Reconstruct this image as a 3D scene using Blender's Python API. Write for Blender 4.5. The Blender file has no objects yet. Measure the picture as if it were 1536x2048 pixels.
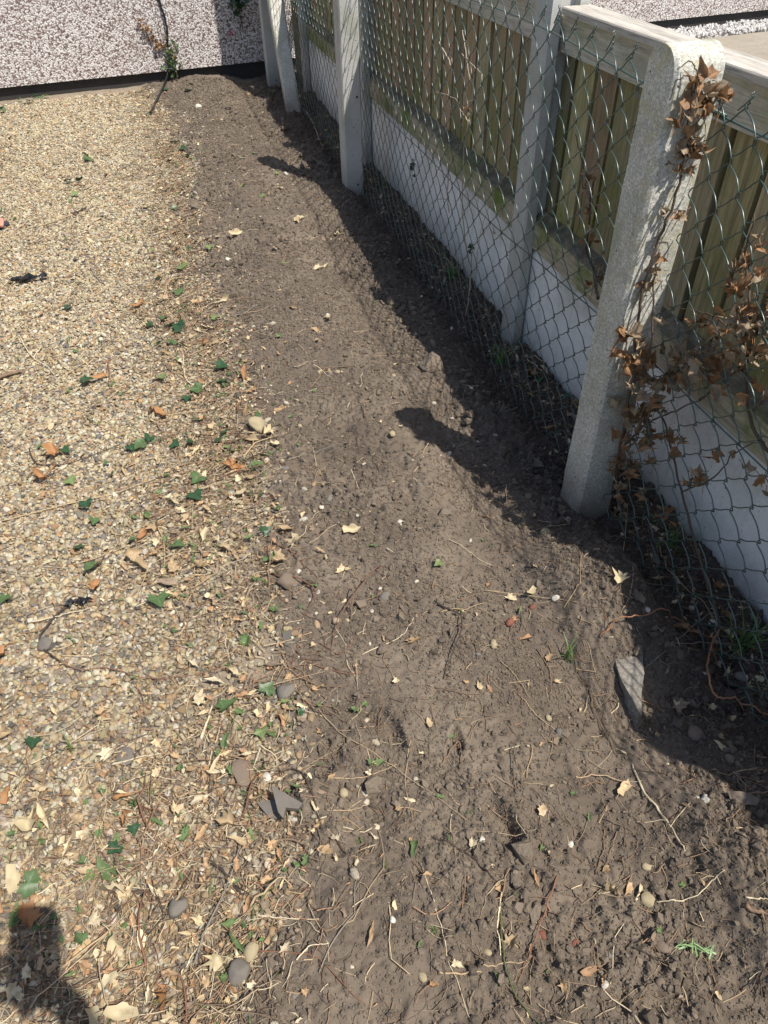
import bpy, math, random
import numpy as np
from mathutils import Vector, Matrix

rnd = random.Random(11)
rs = np.random.RandomState(7)
sc = bpy.context.scene
C = sc.collection
R_ = math.radians

# ------------------------------------------------------------------ camera
PW, PH = 1536.0, 2048.0
HCAM = 1.25
FPX = 1452.37
RW = np.array([[0.96213852, 0.19375251, -0.19170142],
               [-0.27222607, 0.64825056, -0.71110068],
               [-0.01350698, 0.73636348, 0.67645132]])
cam_data = bpy.data.cameras.new('camera')
cam = bpy.data.objects.new('camera', cam_data)
C.objects.link(cam)
m = Matrix.Identity(4)
for i in range(3):
    for j in range(3):
        m[i][j] = RW[i, j]
q = m.to_3x3().to_quaternion().to_matrix().to_4x4()
q.translation = Vector((0, 0, HCAM))
cam.matrix_world = q
cam_data.sensor_fit = 'VERTICAL'
cam_data.sensor_height = 24.0
cam_data.sensor_width = 18.0
cam_data.lens = 24.0 * FPX / PH
cam_data.clip_start = 0.02
cam_data.clip_end = 1000
sc.camera = cam

# ------------------------------------------------------------------ light
SUN = np.array([0.352, -0.450, 1.0]); SUN /= np.linalg.norm(SUN)
elev = math.asin(SUN[2])
azim = math.atan2(SUN[0], SUN[1])
w = bpy.data.worlds.new("World"); sc.world = w; w.use_nodes = True
nt = w.node_tree
for n in list(nt.nodes): nt.nodes.remove(n)
o_ = nt.nodes.new('ShaderNodeOutputWorld'); bg = nt.nodes.new('ShaderNodeBackground')
sk = nt.nodes.new('ShaderNodeTexSky'); sk.sky_type = 'NISHITA'; sk.sun_disc = False
sk.sun_elevation = elev; sk.sun_rotation = azim
sk.air_density = 1.0; sk.dust_density = 1.2; sk.ozone_density = 1.0
bg.inputs['Strength'].default_value = 0.125
nt.links.new(sk.outputs[0], bg.inputs[0]); nt.links.new(bg.outputs[0], o_.inputs[0])
sd = bpy.data.lights.new('sun', 'SUN'); sd.energy = 5.0; sd.angle = R_(0.53); sd.color = (1.0, 0.95, 0.87)
so = bpy.data.objects.new('sun', sd); C.objects.link(so)
so.rotation_euler = Vector(SUN).to_track_quat('Z', 'Y').to_euler()
so.location = (3, -4, 9)
sc.view_settings.view_transform = 'Standard'
sc.view_settings.look = 'None'
sc.view_settings.exposure = 0.30
sc.view_settings.gamma = 1.0
sc.cycles.max_bounces = 6
sc.cycles.diffuse_bounces = 4

# ------------------------------------------------------------------ maths helpers
def _h(ix, iy, s):
    n = (ix.astype(np.int64) * 374761393 + iy.astype(np.int64) * 668265263 + s * 974634777) & 0x7fffffff
    n = ((n ^ (n >> 13)) * 1274126177) & 0x7fffffff
    n = ((n ^ (n >> 16)) * 1103515245) & 0x7fffffff
    return ((n ^ (n >> 15)) & 0xffff) / 65535.0

def vnoise(x, y, s=0):
    ix = np.floor(x); iy = np.floor(y)
    fx = x - ix; fy = y - iy
    ux = fx * fx * fx * (fx * (fx * 6 - 15) + 10); uy = fy * fy * fy * (fy * (fy * 6 - 15) + 10)
    a = _h(ix, iy, s); b = _h(ix + 1, iy, s); c = _h(ix, iy + 1, s); d = _h(ix + 1, iy + 1, s)
    return (a + (b - a) * ux) * (1 - uy) + (c + (d - c) * ux) * uy   # 0..1

def fbm(x, y, lam, s, octs=2):
    t = 0; a = 1; n = 0
    for o in range(octs):
        ca, sa = math.cos(0.7 * o + s), math.sin(0.7 * o + s)
        xx = (x * ca - y * sa) / lam; yy = (x * sa + y * ca) / lam
        t = t + a * (vnoise(xx + 31.7 * o, yy - 17.3 * o, s + o) - 0.5); n += a
        a *= 0.5; lam *= 0.5
    return t / n * 2       # -1..1

def sstep(a, b, x):
    t = np.clip((x - a) / (b - a), 0, 1)
    return t * t * (3 - 2 * t)

EY = np.array([-1, .319, .542, .824, 1.171, 1.436, 1.824, 2.237, 2.807, 3.71, 4.945, 5.6, 5.87, 7])
EX = np.array([-.20, -.13, -.01, .055, .07, .10, .135, .09, .06, .10, .09, .02, -.05, -.05])
ZY = np.array([-1, .25, .33, .46, .6, .75, .86, .95, 1.04, 1.15, 1.27, 1.42, 1.65, 1.9, 2.24, 2.6, 3.0, 3.6, 4.15, 4.87, 5.6, 7])
ZZ = np.array([.05, .06, .064, .038, -.005, .045, .095, .085, .048, .0, -.015, -.025, .0, .011, -.008, -.009, 0, .006, 0, -.02, -.02, -.02])

def edge_x(y):
    return np.interp(y, EY, EX) + 0.05 * fbm(y * 1.0, y * 0 + 3.3, .35, 5, 2)

def soil_mask(x, y):
    e = edge_x(y)
    return sstep(-.10, .07, x - e + 0.085 * fbm(x, y, .11, 21, 3) + 0.07 * fbm(x, y, .30, 25, 2))

PITS = [(1003, 1668, .018, .042, .026, 0.25), (912, 1500, .010, .022, .018, -0.2), (765, 1460, .02, .05, .016, .3),
        (790, 1490, .016, .03, .014, 0), (640, 700, .03, .02, .008, 0), (735, 1640, .04, .05, .010, 0),
        (955, 970, .004, .010, .012, 0), (797, 1022, .008, .008, .010, 0), (1165, 1575, .012, .02, .014, 0),
        (650, 1500, .04, .05, .012, 0), (1340, 1640, .02, .03, .010, 0)]
_d = []
def ray(px, py):
    v = np.array([px - PW / 2, -(py - PH / 2), -FPX]); v = RW @ v
    return v / np.linalg.norm(v)
def flat(px, py, z=0.0):
    d = ray(px, py); t = (z - HCAM) / d[2]
    return np.array([0, 0, HCAM]) + t * d
def on_x(px, py, X):
    d = ray(px, py); return np.array([0, 0, HCAM]) + d * (X / d[0])
def on_y(px, py, Y):
    d = ray(px, py); return np.array([0, 0, HCAM]) + d * (Y / d[1])
PITW = [(flat(a, b)[0], flat(a, b)[1], sx, sy, dp, r) for a, b, sx, sy, dp, r in PITS]

def H(x, y, fine=True):
    x = np.asarray(x, float); y = np.asarray(y, float)
    S = soil_mask(x, y)
    g = 0.010 * fbm(x, y, .5, 3, 2)
    base = 0.012 + 0.022 * np.exp(-((x - .38) / .22) ** 2)
    ez = np.interp(y, ZY, ZZ)
    wgt = sstep(.50, .68, x) * (1 - sstep(.78, .86, x))
    base = base * (1 - wgt) + ez * wgt
    tr = sstep(.80, .87, x)
    base = base * (1 - tr) + (-.028 + .03 * sstep(.95, 1.03, x)) * tr
    base = base + 0.020 * fbm(x, y, .33, 8, 2) * (1 - .3 * tr)
    if fine:
        near = np.clip(1.5 / (0.6 + y), .4, 1.2)
        rough = (1 + .12 * (1 - sstep(.9, 2.2, y))) * (0.64 + 1.02 * sstep(.35, .75, vnoise(x / .33 + 9, y / .33, 77)))
        rough = rough * (1 + .7 * sstep(.60, .78, x))
        b = np.abs(fbm(x, y, .085, 12, 2))
        base = base + rough * (0.0075 * fbm(x, y, .11, 14, 2) + 0.007 * (b - .3)
               + 0.0052 * (1 - 2 * np.abs(fbm(x, y, .032, 16, 2))) + 0.0048 * fbm(x, y, .013, 18, 2))
        g = g + 0.002 * fbm(x, y, .03, 19, 2)
    for cx, cy, sx, sy, dp, r in PITW:
        ca, sa = math.cos(r), math.sin(r)
        u = ((x - cx) * ca + (y - cy) * sa) / sx; v = (-(x - cx) * sa + (y - cy) * ca) / sy
        dd = u * u + v * v
        base = base - dp * np.exp(-dd * dd * .7) + dp * .25 * np.exp(-((np.sqrt(dd) - 1.5) / .35) ** 2)
    return g * (1 - S) + base * S

def HT(x, y):
    return H(x, y) + (1 - soil_mask(x, y)) * .0085
def ground(px, py):
    z = 0.0
    for _ in range(6):
        p = flat(px, py, z); z = float(HT(p[0], p[1]))
    return np.array([p[0], p[1], z])

# ------------------------------------------------------------------ object helpers
def tag(o, label=None, cat=None, group=None, kind=None):
    if label: o['label'] = label
    if cat: o['category'] = cat
    if group: o['group'] = group
    if kind: o['kind'] = kind
    return o
def empty(name, loc=(0, 0, 0)):
    o = bpy.data.objects.new(name, None); C.objects.link(o); o.location = loc
    o.empty_display_size = .05
    return o
def mesh_np(name, V, F, mat=None, parent=None, smooth=False, cols=None, colname='pcol', loc=None):
    """V (n,3), F list of arrays (m,k) or list of lists"""
    me = bpy.data.meshes.new(name)
    V = np.asarray(V, np.float32)
    if loc is not None: V = V - np.asarray(loc, np.float32)
    if isinstance(F, np.ndarray): F = [F]
    if len(F) and isinstance(F[0], np.ndarray):
        loops = np.concatenate([f.ravel() for f in F]).astype(np.int32)
        tot = np.concatenate([np.full(len(f), f.shape[1]) for f in F]).astype(np.int32)
        st = np.concatenate([[0], np.cumsum(tot)[:-1]]).astype(np.int32)
        me.vertices.add(len(V)); me.vertices.foreach_set('co', V.ravel())
        me.loops.add(len(loops)); me.loops.foreach_set('vertex_index', loops)
        me.polygons.add(len(tot)); me.polygons.foreach_set('loop_start', st); me.polygons.foreach_set('loop_total', tot)
        me.update(calc_edges=True)
    else:
        me.from_pydata([tuple(map(float, v)) for v in V], [], [list(map(int, f)) for f in F]); me.update()
    me.polygons.foreach_set('use_smooth', np.full(len(me.polygons), bool(smooth)))
    if cols is not None:
        a = me.attributes.new(colname, 'FLOAT_COLOR', 'POINT')
        c4 = np.ones((len(V), 4), np.float32); c4[:, :3] = cols
        a.data.foreach_set('color', c4.ravel())
    o = bpy.data.objects.new(name, me); C.objects.link(o)
    if mat: me.materials.append(mat)
    if parent is not None: o.parent = parent
    if loc is not None: o.location = loc
    return o

class MB:
    def __init__(s): s.V = []; s.F = []; s.c = []; s.n = 0
    def add(s, V, F, col=None):
        V = np.asarray(V, float)
        s.V.append(V)
        for f in F: s.F.append([i + s.n for i in f])
        if col is not None: s.c.append(np.tile(np.asarray(col, float), (len(V), 1)))
        s.n += len(V)
    def box(s, x0, x1, y0, y1, z0, z1, b=0.0):
        if b <= 0:
            V = [(x, y, z) for z in (z0, z1) for x, y in ((x0, y0), (x1, y0), (x1, y1), (x0, y1))]
            s.add(V, [(3, 2, 1, 0), (4, 5, 6, 7), (0, 1, 5, 4), (1, 2, 6, 5), (2, 3, 7, 6), (3, 0, 4, 7)])
        else:
            # chamfered on the vertical + top edges
            V = []
            def ring(z, i):
                return [(x0 + b + i, y0 + i, z), (x1 - b - i, y0 + i, z), (x1 - i, y0 + b + i, z), (x1 - i, y1 - b - i, z),
                        (x1 - b - i, y1 - i, z), (x0 + b + i, y1 - i, z), (x0 + i, y1 - b - i, z), (x0 + i, y0 + b + i, z)]
            V = ring(z0, 0) + ring(z1 - b, 0) + ring(z1, b * .7)
            F = [tuple(range(7, -1, -1)), tuple(range(16, 24))]
            for r in (0, 8):
                for i in range(8): F.append((r + i, r + (i + 1) % 8, r + 8 + (i + 1) % 8, r + 8 + i))
            s.add(V, F)
    def tube(s, P, rad, k=5, col=None, cap=True):
        P = np.asarray(P, float); n = len(P)
        rad = np.broadcast_to(np.asarray(rad, float), (n,))
        T = np.gradient(P, axis=0); T /= (np.linalg.norm(T, axis=1, keepdims=True) + 1e-9)
        ref = np.array([0.13, 0.21, 1.0])
        A = np.cross(T, ref); l = np.linalg.norm(A, axis=1, keepdims=True)
        A = np.where(l < .15, np.cross(T, np.array([1.0, .3, .1])), A); A /= np.linalg.norm(A, axis=1, keepdims=True)
        B = np.cross(T, A)
        an = np.arange(k) * 2 * math.pi / k
        V = P[:, None, :] + rad[:, None, None] * (np.cos(an)[None, :, None] * A[:, None, :] + np.sin(an)[None, :, None] * B[:, None, :])
        V = V.reshape(-1, 3); F = []
        for i in range(n - 1):
            for j in range(k):
                a = i * k + j; b2 = i * k + (j + 1) % k
                F.append((a, a + k, b2 + k, b2))
        if cap:
            F.append(tuple(range(k))); F.append(tuple(range(n * k - 1, (n - 1) * k - 1, -1)))
        s.add(V, F, col)
    def build(s, name, mat, parent=None, smooth=False, loc=None):
        V = np.concatenate(s.V)
        cols = np.concatenate(s.c) if s.c else None
        me_loc = loc
        quads = [f for f in s.F if len(f) == 4]; tris = [f for f in s.F if len(f) == 3]; oth = [f for f in s.F if len(f) > 4]
        if not oth:
            F = []
            if quads: F.append(np.array(quads))
            if tris: F.append(np.array(tris))
        else: F = s.F
        return mesh_np(name, V, F, mat, parent, smooth, cols, loc=me_loc)

def smooth_path(P, n):
    P = np.asarray(P, float)
    if len(P) == 2: return P[0] + (P[1] - P[0]) * np.linspace(0, 1, n)[:, None]
    Q = np.vstack([2 * P[0] - P[1], P, 2 * P[-1] - P[-2]])
    m_ = len(P) - 1; out = []
    for t in np.linspace(0, m_ - 1e-6, n):
        i = int(t); u = t - i
        p0, p1, p2, p3 = Q[i:i + 4]
        out.append(.5 * ((2 * p1) + (-p0 + p2) * u + (2 * p0 - 5 * p1 + 4 * p2 - p3) * u * u + (-p0 + 3 * p1 - 3 * p2 + p3) * u ** 3))
    return np.array(out)

# ------------------------------------------------------------------ materials
class NT:
    def __init__(s, name):
        s.m = bpy.data.materials.new(name); s.m.use_nodes = True; s.t = s.m.node_tree
        s.b = s.t.nodes['Principled BSDF']; s.o = s.t.nodes['Material Output']
        s.b.inputs['Roughness'].default_value = .8
    def n(s, typ, **kw):
        x = s.t.nodes.new(typ)
        for k, v in kw.items():
            if k in ('attribute_type', 'attribute_name', 'feature', 'distance', 'blend_type', 'data_type', 'operation', 'noise_dimensions', 'interpolation_type', 'voronoi_dimensions'):
                setattr(x, k, v)
            else: x.inputs[k].default_value = v
        return x
    def l(s, a, b): s.t.links.new(a, b)
    def coord(s, scale=(1, 1, 1), out='Object'):
        c = s.n('ShaderNodeTexCoord'); mp = s.n('ShaderNodeMapping'); mp.inputs['Scale'].default_value = scale
        s.l(c.outputs[out], mp.inputs[0]); return mp.outputs[0]
    def noise(s, vec, scale, detail=4, rough=.6, out='Fac'):
        x = s.n('ShaderNodeTexNoise', Scale=scale, Detail=detail, Roughness=rough); s.l(vec, x.inputs['Vector']); return x.outputs[out]
    def ramp(s, fac, stops, interp='LINEAR'):
        x = s.t.nodes.new('ShaderNodeValToRGB'); x.color_ramp.interpolation = interp
        e = x.color_ramp.elements
        while len(e) < len(stops): e.new(.5)
        for i, (p, c) in enumerate(stops):
            e[i].position = p
            e[i].color = (c, c, c, 1) if isinstance(c, (int, float)) else (c[0], c[1], c[2], 1)
        s.l(fac, x.inputs[0]); return x.outputs[0]
    def mix(s, fac, a, b, mode='MIX'):
        x = s.t.nodes.new('ShaderNodeMix'); x.data_type = 'RGBA'; x.blend_type = mode; x.clamp_factor = True
        for v, i in ((fac, 0), (a, 6), (b, 7)):
            if hasattr(v, 'is_linked') or isinstance(v, bpy.types.NodeSocket): s.l(v, x.inputs[i])
            elif i == 0: x.inputs[0].default_value = v
            else: x.inputs[i].default_value = (v[0], v[1], v[2], 1)
        return x.outputs[2]
    def mul(s, a, b, op='MULTIPLY'):
        x = s.t.nodes.new('ShaderNodeMath'); x.operation = op
        for v, i in ((a, 0), (b, 1)):
            if isinstance(v, bpy.types.NodeSocket): s.l(v, x.inputs[i])
            else: x.inputs[i].default_value = v
        return x.outputs[0]
    def bump(s, h, strength, dist, prev=None):
        x = s.n('ShaderNodeBump', Strength=strength, Distance=dist); s.l(h, x.inputs['Height'])
        if prev: s.l(prev, x.inputs['Normal'])
        return x.outputs[0]
    def done(s, col=None, rough=None, normal=None):
        if col is not None:
            if isinstance(col, bpy.types.NodeSocket): s.l(col, s.b.inputs['Base Color'])
            else: s.b.inputs['Base Color'].default_value = (*col, 1)
        if rough is not None:
            if isinstance(rough, bpy.types.NodeSocket): s.l(rough, s.b.inputs['Roughness'])
            else: s.b.inputs['Roughness'].default_value = rough
        if normal is not None: s.l(normal, s.b.inputs['Normal'])
        return s.m

M = {}
def mk_soil():
    t = NT('soil'); v = t.coord()
    at = t.n('ShaderNodeAttribute', attribute_name='soil')
    n1 = t.noise(v, 5, 4, .6); n2 = t.noise(v, 60, 5, .7); n3 = t.noise(v, 420, 3, .7)
    c = t.ramp(n1, [(.30, (.092, .070, .051)), (.5, (.158, .123, .090)), (.68, (.225, .179, .130))])
    c = t.mix(t.ramp(n2, [(.35, 0), (.65, 1)]), t.mix(.5, c, (.095, .074, .057)), c)
    c = t.mix(t.ramp(n3, [(.64, 0), (.74, .35)]), c, (.28, .23, .17))
    # earth coloured darker in the trench beside the fence, to deepen its shade
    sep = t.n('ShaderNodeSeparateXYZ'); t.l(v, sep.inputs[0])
    trench_shade = t.ramp(t.mul(sep.outputs[0], t.mul(t.noise(v, 9, 3, .6), .12), 'ADD'), [(.74, 0), (.84, 1)])
    c = t.mix(trench_shade, c, t.mix(.72, c, (.050, .034, .025)))
    sand = t.ramp(n2, [(.3, (.16, .125, .09)), (.7, (.34, .275, .20))])
    c = t.mix(at.outputs['Fac'], sand, c)
    b = t.bump(n2, .5, .004); b = t.bump(n3, .8, .0022, b)
    return t.done(c, .95, b)
def mk_inst(name, rough=.7, attr='INSTANCER'):
    t = NT(name); at = t.n('ShaderNodeAttribute', attribute_type=attr, attribute_name='pcol')
    v = t.coord((1, 1, 1), 'Generated' if attr == 'GEOMETRY' else 'Object')
    n = t.noise(v, 2.2 if attr == 'INSTANCER' else 300, 5, .65)
    c = t.mix(t.ramp(n, [(.35, 0), (.7, .65)]), at.outputs['Color'], t.mix(.5, at.outputs['Color'], (.12, .09, .06)))
    return t.done(c, rough, t.bump(n, .4, .12 if attr == 'INSTANCER' else .0006))
def mk_vcol(name, rough=.75, var=300, trans=0.0):
    t = NT(name); at = t.n('ShaderNodeAttribute', attribute_name='pcol'); v = t.coord()
    n = t.noise(v, var, 4, .6)
    c = t.mix(t.ramp(n, [(.35, 0), (.7, .5)]), at.outputs['Color'], t.mix(.55, at.outputs['Color'], (.05, .035, .02)))
    m_ = t.done(c, rough, t.bump(n, .4, .0006))
    return m_
def mk_concrete(name, base, dark, speck=.35, lich=0.0, bumpd=.0012, spscale=420, splash=.0):
    t = NT(name); v = t.coord()
    n1 = t.noise(v, 7, 5, .65); n2 = t.noise(v, 90, 4, .7)
    c = t.ramp(n1, [(.3, dark), (.62, base)])
    vo = t.n('ShaderNodeTexVoronoi', Scale=spscale); t.l(v, vo.inputs['Vector'])
    hs = t.n('ShaderNodeSeparateColor'); t.l(vo.outputs['Color'], hs.inputs[0])
    sp = t.ramp(hs.outputs[0], [(.0, 0), (.5, .45), (1, 1)])
    c = t.mix(speck, c, t.mix(sp, tuple(x * .55 for x in dark), tuple(min(1, x * 1.7) for x in base)))
    pit = t.ramp(t.noise(v, 130, 2, .5), [(.24, 1), (.31, 0)])
    c = t.mix(pit, c, (.05, .045, .04))
    if lich > 0:
        lm = t.ramp(t.noise(v, 24, 5, .7), [(.50, 0), (.60, lich)])
        sep = t.n('ShaderNodeSeparateXYZ'); t.l(v, sep.inputs[0])
        hz = t.ramp(sep.outputs[2], [(.1, .25), (.95, 1)])
        c = t.mix(t.mul(lm, hz), c, (.42, .37, .19))
        lw = t.ramp(t.noise(v, 38, 4, .7), [(.60, 0), (.66, .8)])
        c = t.mix(lw, c, (.50, .49, .44))
    if splash > 0:
        se = t.n('ShaderNodeSeparateXYZ'); t.l(v, se.inputs[0])
        zz = t.mul(se.outputs[2], t.mul(t.noise(v, 14, 5, .7), .22), 'SUBTRACT')
        c = t.mix(t.mul(t.ramp(zz, [(-.02 + .0, 1), (.10, 0)]) if False else t.ramp(t.mul(zz, .12, 'ADD'), [(.0, 1), (.16, 0)]), splash), c, (.12, .09, .062))
        vs = t.coord((1, 14, 1.2))
        st = t.ramp(t.noise(vs, 3.5, 4, .7), [(.55, 0), (.75, .45)])
        c = t.mix(t.mul(st, splash), c, (.19, .185, .14))
        gr = t.mul(t.ramp(t.noise(v, 5, 5, .7), [(.48, 0), (.62, .75)]), t.ramp(se.outputs[2], [(.20, .25), (.31, 1)]))
        c = t.mix(t.mul(gr, splash), c, (.26, .27, .17))
    b = t.bump(n2, .5, bumpd); b = t.bump(hs.outputs[0], .35, .0008, b)
    b = t.bump(t.ramp(t.noise(v, 130, 2, .5), [(.24, 0), (.32, 1)]), .7, .0015, b)
    return t.done(c, .9, b)
def mk_wood(name, a, b_, green, gamt=.6, axis='z', zfade=(.95, .40), ledge=0):
    t = NT(name)
    sca = {'z': (26, 26, 1.3), 'y': (26, 1.3, 26)}[axis]
    v = t.coord(sca); v0 = t.coord()
    info = t.n('ShaderNodeAttribute', attribute_name='pcol')
    g = t.noise(v, 3.0, 6, .65); g2 = t.noise(v, 11, 3, .6)
    c = t.ramp(g, [(.30, b_), (.52, a), (.70, tuple(min(1, x * 1.25) for x in a))])
    c = t.mix(t.ramp(g2, [(.35, .55), (.50, 0)]), c, tuple(x * .45 for x in b_))
    c = t.mix(.9, c, t.mix(1.0, c, info.outputs['Color'], 'MULTIPLY'))
    sep = t.n('ShaderNodeSeparateXYZ'); t.l(v0, sep.inputs[0])
    gm = t.ramp(t.noise(v0, 5.5, 5, .7), [(.46, 0), (.64, 1)])
    low = t.ramp(sep.outputs[2], [(zfade[1], 1.0), (zfade[0], .18)]) if zfade[0] > zfade[1] else t.ramp(sep.outputs[2], [(0, 1), (1, 1)])
    c = t.mix(t.mul(t.mul(gm, low), gamt), c, green)
    bl = t.ramp(t.noise(v0, 70, 3, .6), [(.66, 0), (.75, .35)])
    c = t.mix(bl, c, (.06, .045, .03))
    kn = t.n('ShaderNodeTexVoronoi', Scale=4.6); t.l(v0, kn.inputs['Vector'])
    c = t.mix(t.ramp(kn.outputs['Distance'], [(.035, .8), (.07, 0)]), c, (.05, .03, .018))
    if ledge:   # dirt and leaf mould lying on the upward-facing ledge
        ge = t.n('ShaderNodeNewGeometry'); sz = t.n('ShaderNodeSeparateXYZ'); t.l(ge.outputs['True Normal'], sz.inputs[0])
        up = t.mul(t.ramp(sz.outputs[2], [(.3, 0), (.6, 1)]), t.ramp(t.noise(v0, 30, 4, .7), [(.3, .45), (.6, 1)]))
        c = t.mix(t.mul(up, ledge), c, (.075, .062, .045))
    b = t.bump(g, .55, .0018); b = t.bump(g2, .4, .0010, b)
    return t.done(c, .85, b)
def mk_dash():
    t = NT('pebbledash'); v = t.coord()
    dist = t.noise(v, 40, 3, .5, 'Color')
    mv = t.n('ShaderNodeMix', data_type='VECTOR'); mv.inputs[0].default_value = .014
    t.l(v, mv.inputs[4]); t.l(dist, mv.inputs[5])
    vo = t.n('ShaderNodeTexVoronoi', Scale=104.0); t.l(mv.outputs[1], vo.inputs['Vector'])
    ve = t.n('ShaderNodeTexVoronoi', feature='F1', Scale=104.0); t.l(mv.outputs[1], ve.inputs['Vector'])
    sp = t.n('ShaderNodeSeparateColor'); t.l(vo.outputs['Color'], sp.inputs[0])
    c = t.ramp(sp.outputs[0], [(0, (.09, .062, .052)), (.09, (.24, .18, .155)), (.22, (.42, .36, .33)), (.42, (.60, .56, .525)), (.75, (.72, .69, .655)), (1, (.80, .78, .75))])
    gap = t.ramp(ve.outputs['Distance'], [(.50, 0), (.74, .95)])
    c = t.mix(gap, c, (.14, .085, .075))
    big = t.noise(v, 2.2, 4, .6)
    c = t.mix(t.ramp(big, [(.3, .22), (.65, 0)]), c, t.mix(.6, c, (.25, .18, .15)))
    b = t.bump(t.ramp(ve.outputs['Distance'], [(.05, 1), (.7, 0)]), .55, .004)
    b = t.bump(sp.outputs[1], .3, .002, b)
    return t.done(c, .75, b)
def mk_plain(name, col, rough=.6, nscale=120, amt=.3, bump=.0006, dark=None, spec=None):
    t = NT(name); v = t.coord(); n = t.noise(v, nscale, 4, .6)
    dk = dark or tuple(x * .5 for x in col)
    c = t.mix(t.ramp(n, [(.35, 0), (.7, 1)]), col, t.mix(1 - amt, dk, col))
    inf = t.n('ShaderNodeObjectInfo')
    c = t.mix(t.ramp(inf.outputs['Random'], [(0, .28), (1, 0)]), c, tuple(x * .55 for x in col))
    if spec is not None: t.b.inputs['Specular IOR Level'].default_value = spec
    return t.done(c, rough, t.bump(n, .5, bump))
def mk_leaf(name, a, b_, rough=.5, vein=None):
    t = NT(name); v = t.coord(); n = t.noise(v, 60, 5, .65)
    inf = t.n('ShaderNodeObjectInfo')
    c = t.ramp(n, [(.3, b_), (.62, a)])
    c = t.mix(t.ramp(inf.outputs['Random'], [(0, .35), (1, 0)]), c, b_)
    if vein:
        at = t.n('ShaderNodeAttribute', attribute_name='pcol')
        c = t.mix(t.ramp(at.outputs['Fac'], [(.55, 0), (.95, .55)]), c, vein)
    tr = t.n('ShaderNodeBsdfTranslucent'); t.l(c, tr.inputs[0])
    mx = t.n('ShaderNodeMixShader'); mx.inputs[0].default_value = .22
    m_ = t.done(c, rough, t.bump(n, .4, .0006))
    t.l(t.b.outputs[0], mx.inputs[1]); t.l(tr.outputs[0], mx.inputs[2]); t.l(mx.outputs[0], t.o.inputs[0])
    return m_

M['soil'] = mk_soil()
M['pebble'] = mk_inst('pebble', .6)
M['clod'] = mk_inst('clod', .95)
M['straw'] = mk_vcol('dry_straw', .65)
M['litter'] = mk_vcol('leaf_litter', .7, 200)
M['twig'] = mk_vcol('twig_bark', .8, 400)
M['conc_old'] = mk_concrete('weathered_concrete', (.56, .54, .48), (.38, .365, .32), .46, .5, .0022, 330, .8)
M['conc_new'] = mk_concrete('pale_concrete', (.50, .49, .455), (.43, .42, .395), .18, 0, .0006, 520, .55)
M['conc_board'] = mk_concrete('board_concrete', (.88, .86, .83), (.76, .74, .71), .16, 0, .0008, 420, .62)
M['conc_slab'] = mk_concrete('patio_concrete', (.30, .265, .21), (.22, .19, .15), .3, 0, .001, 200)
M['boards'] = mk_wood('fence_board', (.38, .315, .205), (.21, .18, .118), (.165, .175, .04), 1.0, 'z', (.88, .45))
M['rail'] = mk_wood('rail_wood', (.46, .40, .29), (.30, .25, .18), (.13, .175, .025), 1.0, 'y', (0, 1), .95)
M['toprail'] = mk_wood('grey_rail_wood', (.55, .51, .44), (.40, .365, .31), (.26, .27, .13), .6, 'y', (0, 1))
M['cap'] = mk_wood('weathered_cap', (.50, .455, .39), (.34, .30, .25), (.2, .2, .12), .1, 'y', (0, 1))
M['dash'] = mk_dash()
M['plinth'] = mk_plain('bitumen_plinth', (.035, .031, .028), .8, 30, .5)
M['wire'] = mk_plain('green_wire', (.048, .090, .077), .32, 200, .2, .0002, spec=1.0)
M['bark'] = mk_plain('vine_bark', (.115, .080, .055), .85, 200, .6, .001)
M['pale_twig'] = mk_plain('bleached_stem', (.50, .42, .31), .7, 200, .4)
M['dead'] = mk_leaf('dead_ivy_leaf', (.44, .245, .11), (.17, .09, .045), .6)
M['dead_pale'] = mk_leaf('pale_dead_leaf', (.42, .33, .22), (.25, .17, .10), .6)
M['ivy'] = mk_leaf('ivy_leaf', (.115, .180, .068), (.060, .105, .038), .38, (.16, .24, .10))
M['ivy_dark'] = mk_leaf('dark_ivy_leaf', (.045, .105, .042), (.022, .060, .026), .33, (.08, .14, .07))
M['ivy_pale'] = mk_leaf('pale_ivy_leaf', (.21, .27, .10), (.13, .18, .06), .45, (.35, .42, .2))
M['dry'] = mk_leaf('dry_leaf', (.55, .42, .25), (.33, .22, .12), .6, (.5, .4, .25))
M['dry_or'] = mk_leaf('orange_leaf', (.50, .26, .105), (.30, .14, .06), .6)
M['dry_pale'] = mk_leaf('bleached_leaf', (.68, .58, .38), (.46, .36, .20), .6, (.6, .5, .3))
M['dry_grey'] = mk_leaf('grey_leaf', (.23, .185, .14), (.13, .10, .075), .7)
M['grass'] = mk_leaf('grass_blade', (.16, .24, .07), (.08, .15, .04), .5)
M['sage'] = mk_leaf('sage_leaf', (.36, .48, .26), (.22, .36, .14), .5)
M['white_stone'] = mk_plain('white_stone', (.58, .54, .46), .6, 90, .4)
M['grey_stone'] = mk_plain('grey_stone', (.205, .18, .148), .8, 60, .6, .002)
M['brown_stone'] = mk_plain('brown_stone', (.22, .165, .12), .85, 60, .6, .002)
M['buff_stone'] = mk_plain('buff_stone', (.44, .36, .22), .8, 60, .7, .002)
M['red_stone'] = mk_plain('red_stone', (.22, .08, .05), .75, 60, .5, .001)
M['slate'] = mk_plain('slate', (.15, .130, .108), .7, 50, .5, .001)
M['black'] = mk_plain('black_plastic', (.014, .014, .015), .4, 60, .4)
M['skin'] = mk_plain('skin', (.58, .28, .20), .5, 40, .15, .0003)
M['cloth'] = mk_plain('dark_cloth', (.03, .035, .05), .9, 200, .3)
M['cloth2'] = mk_plain('grey_cloth', (.16, .17, .19), .9, 200, .3)
M['hair'] = mk_plain('hair', (.03, .02, .015), .6, 200, .3)
M['pink'] = mk_plain('pink_petal', (.62, .10, .12), .5, 40, .3)
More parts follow.
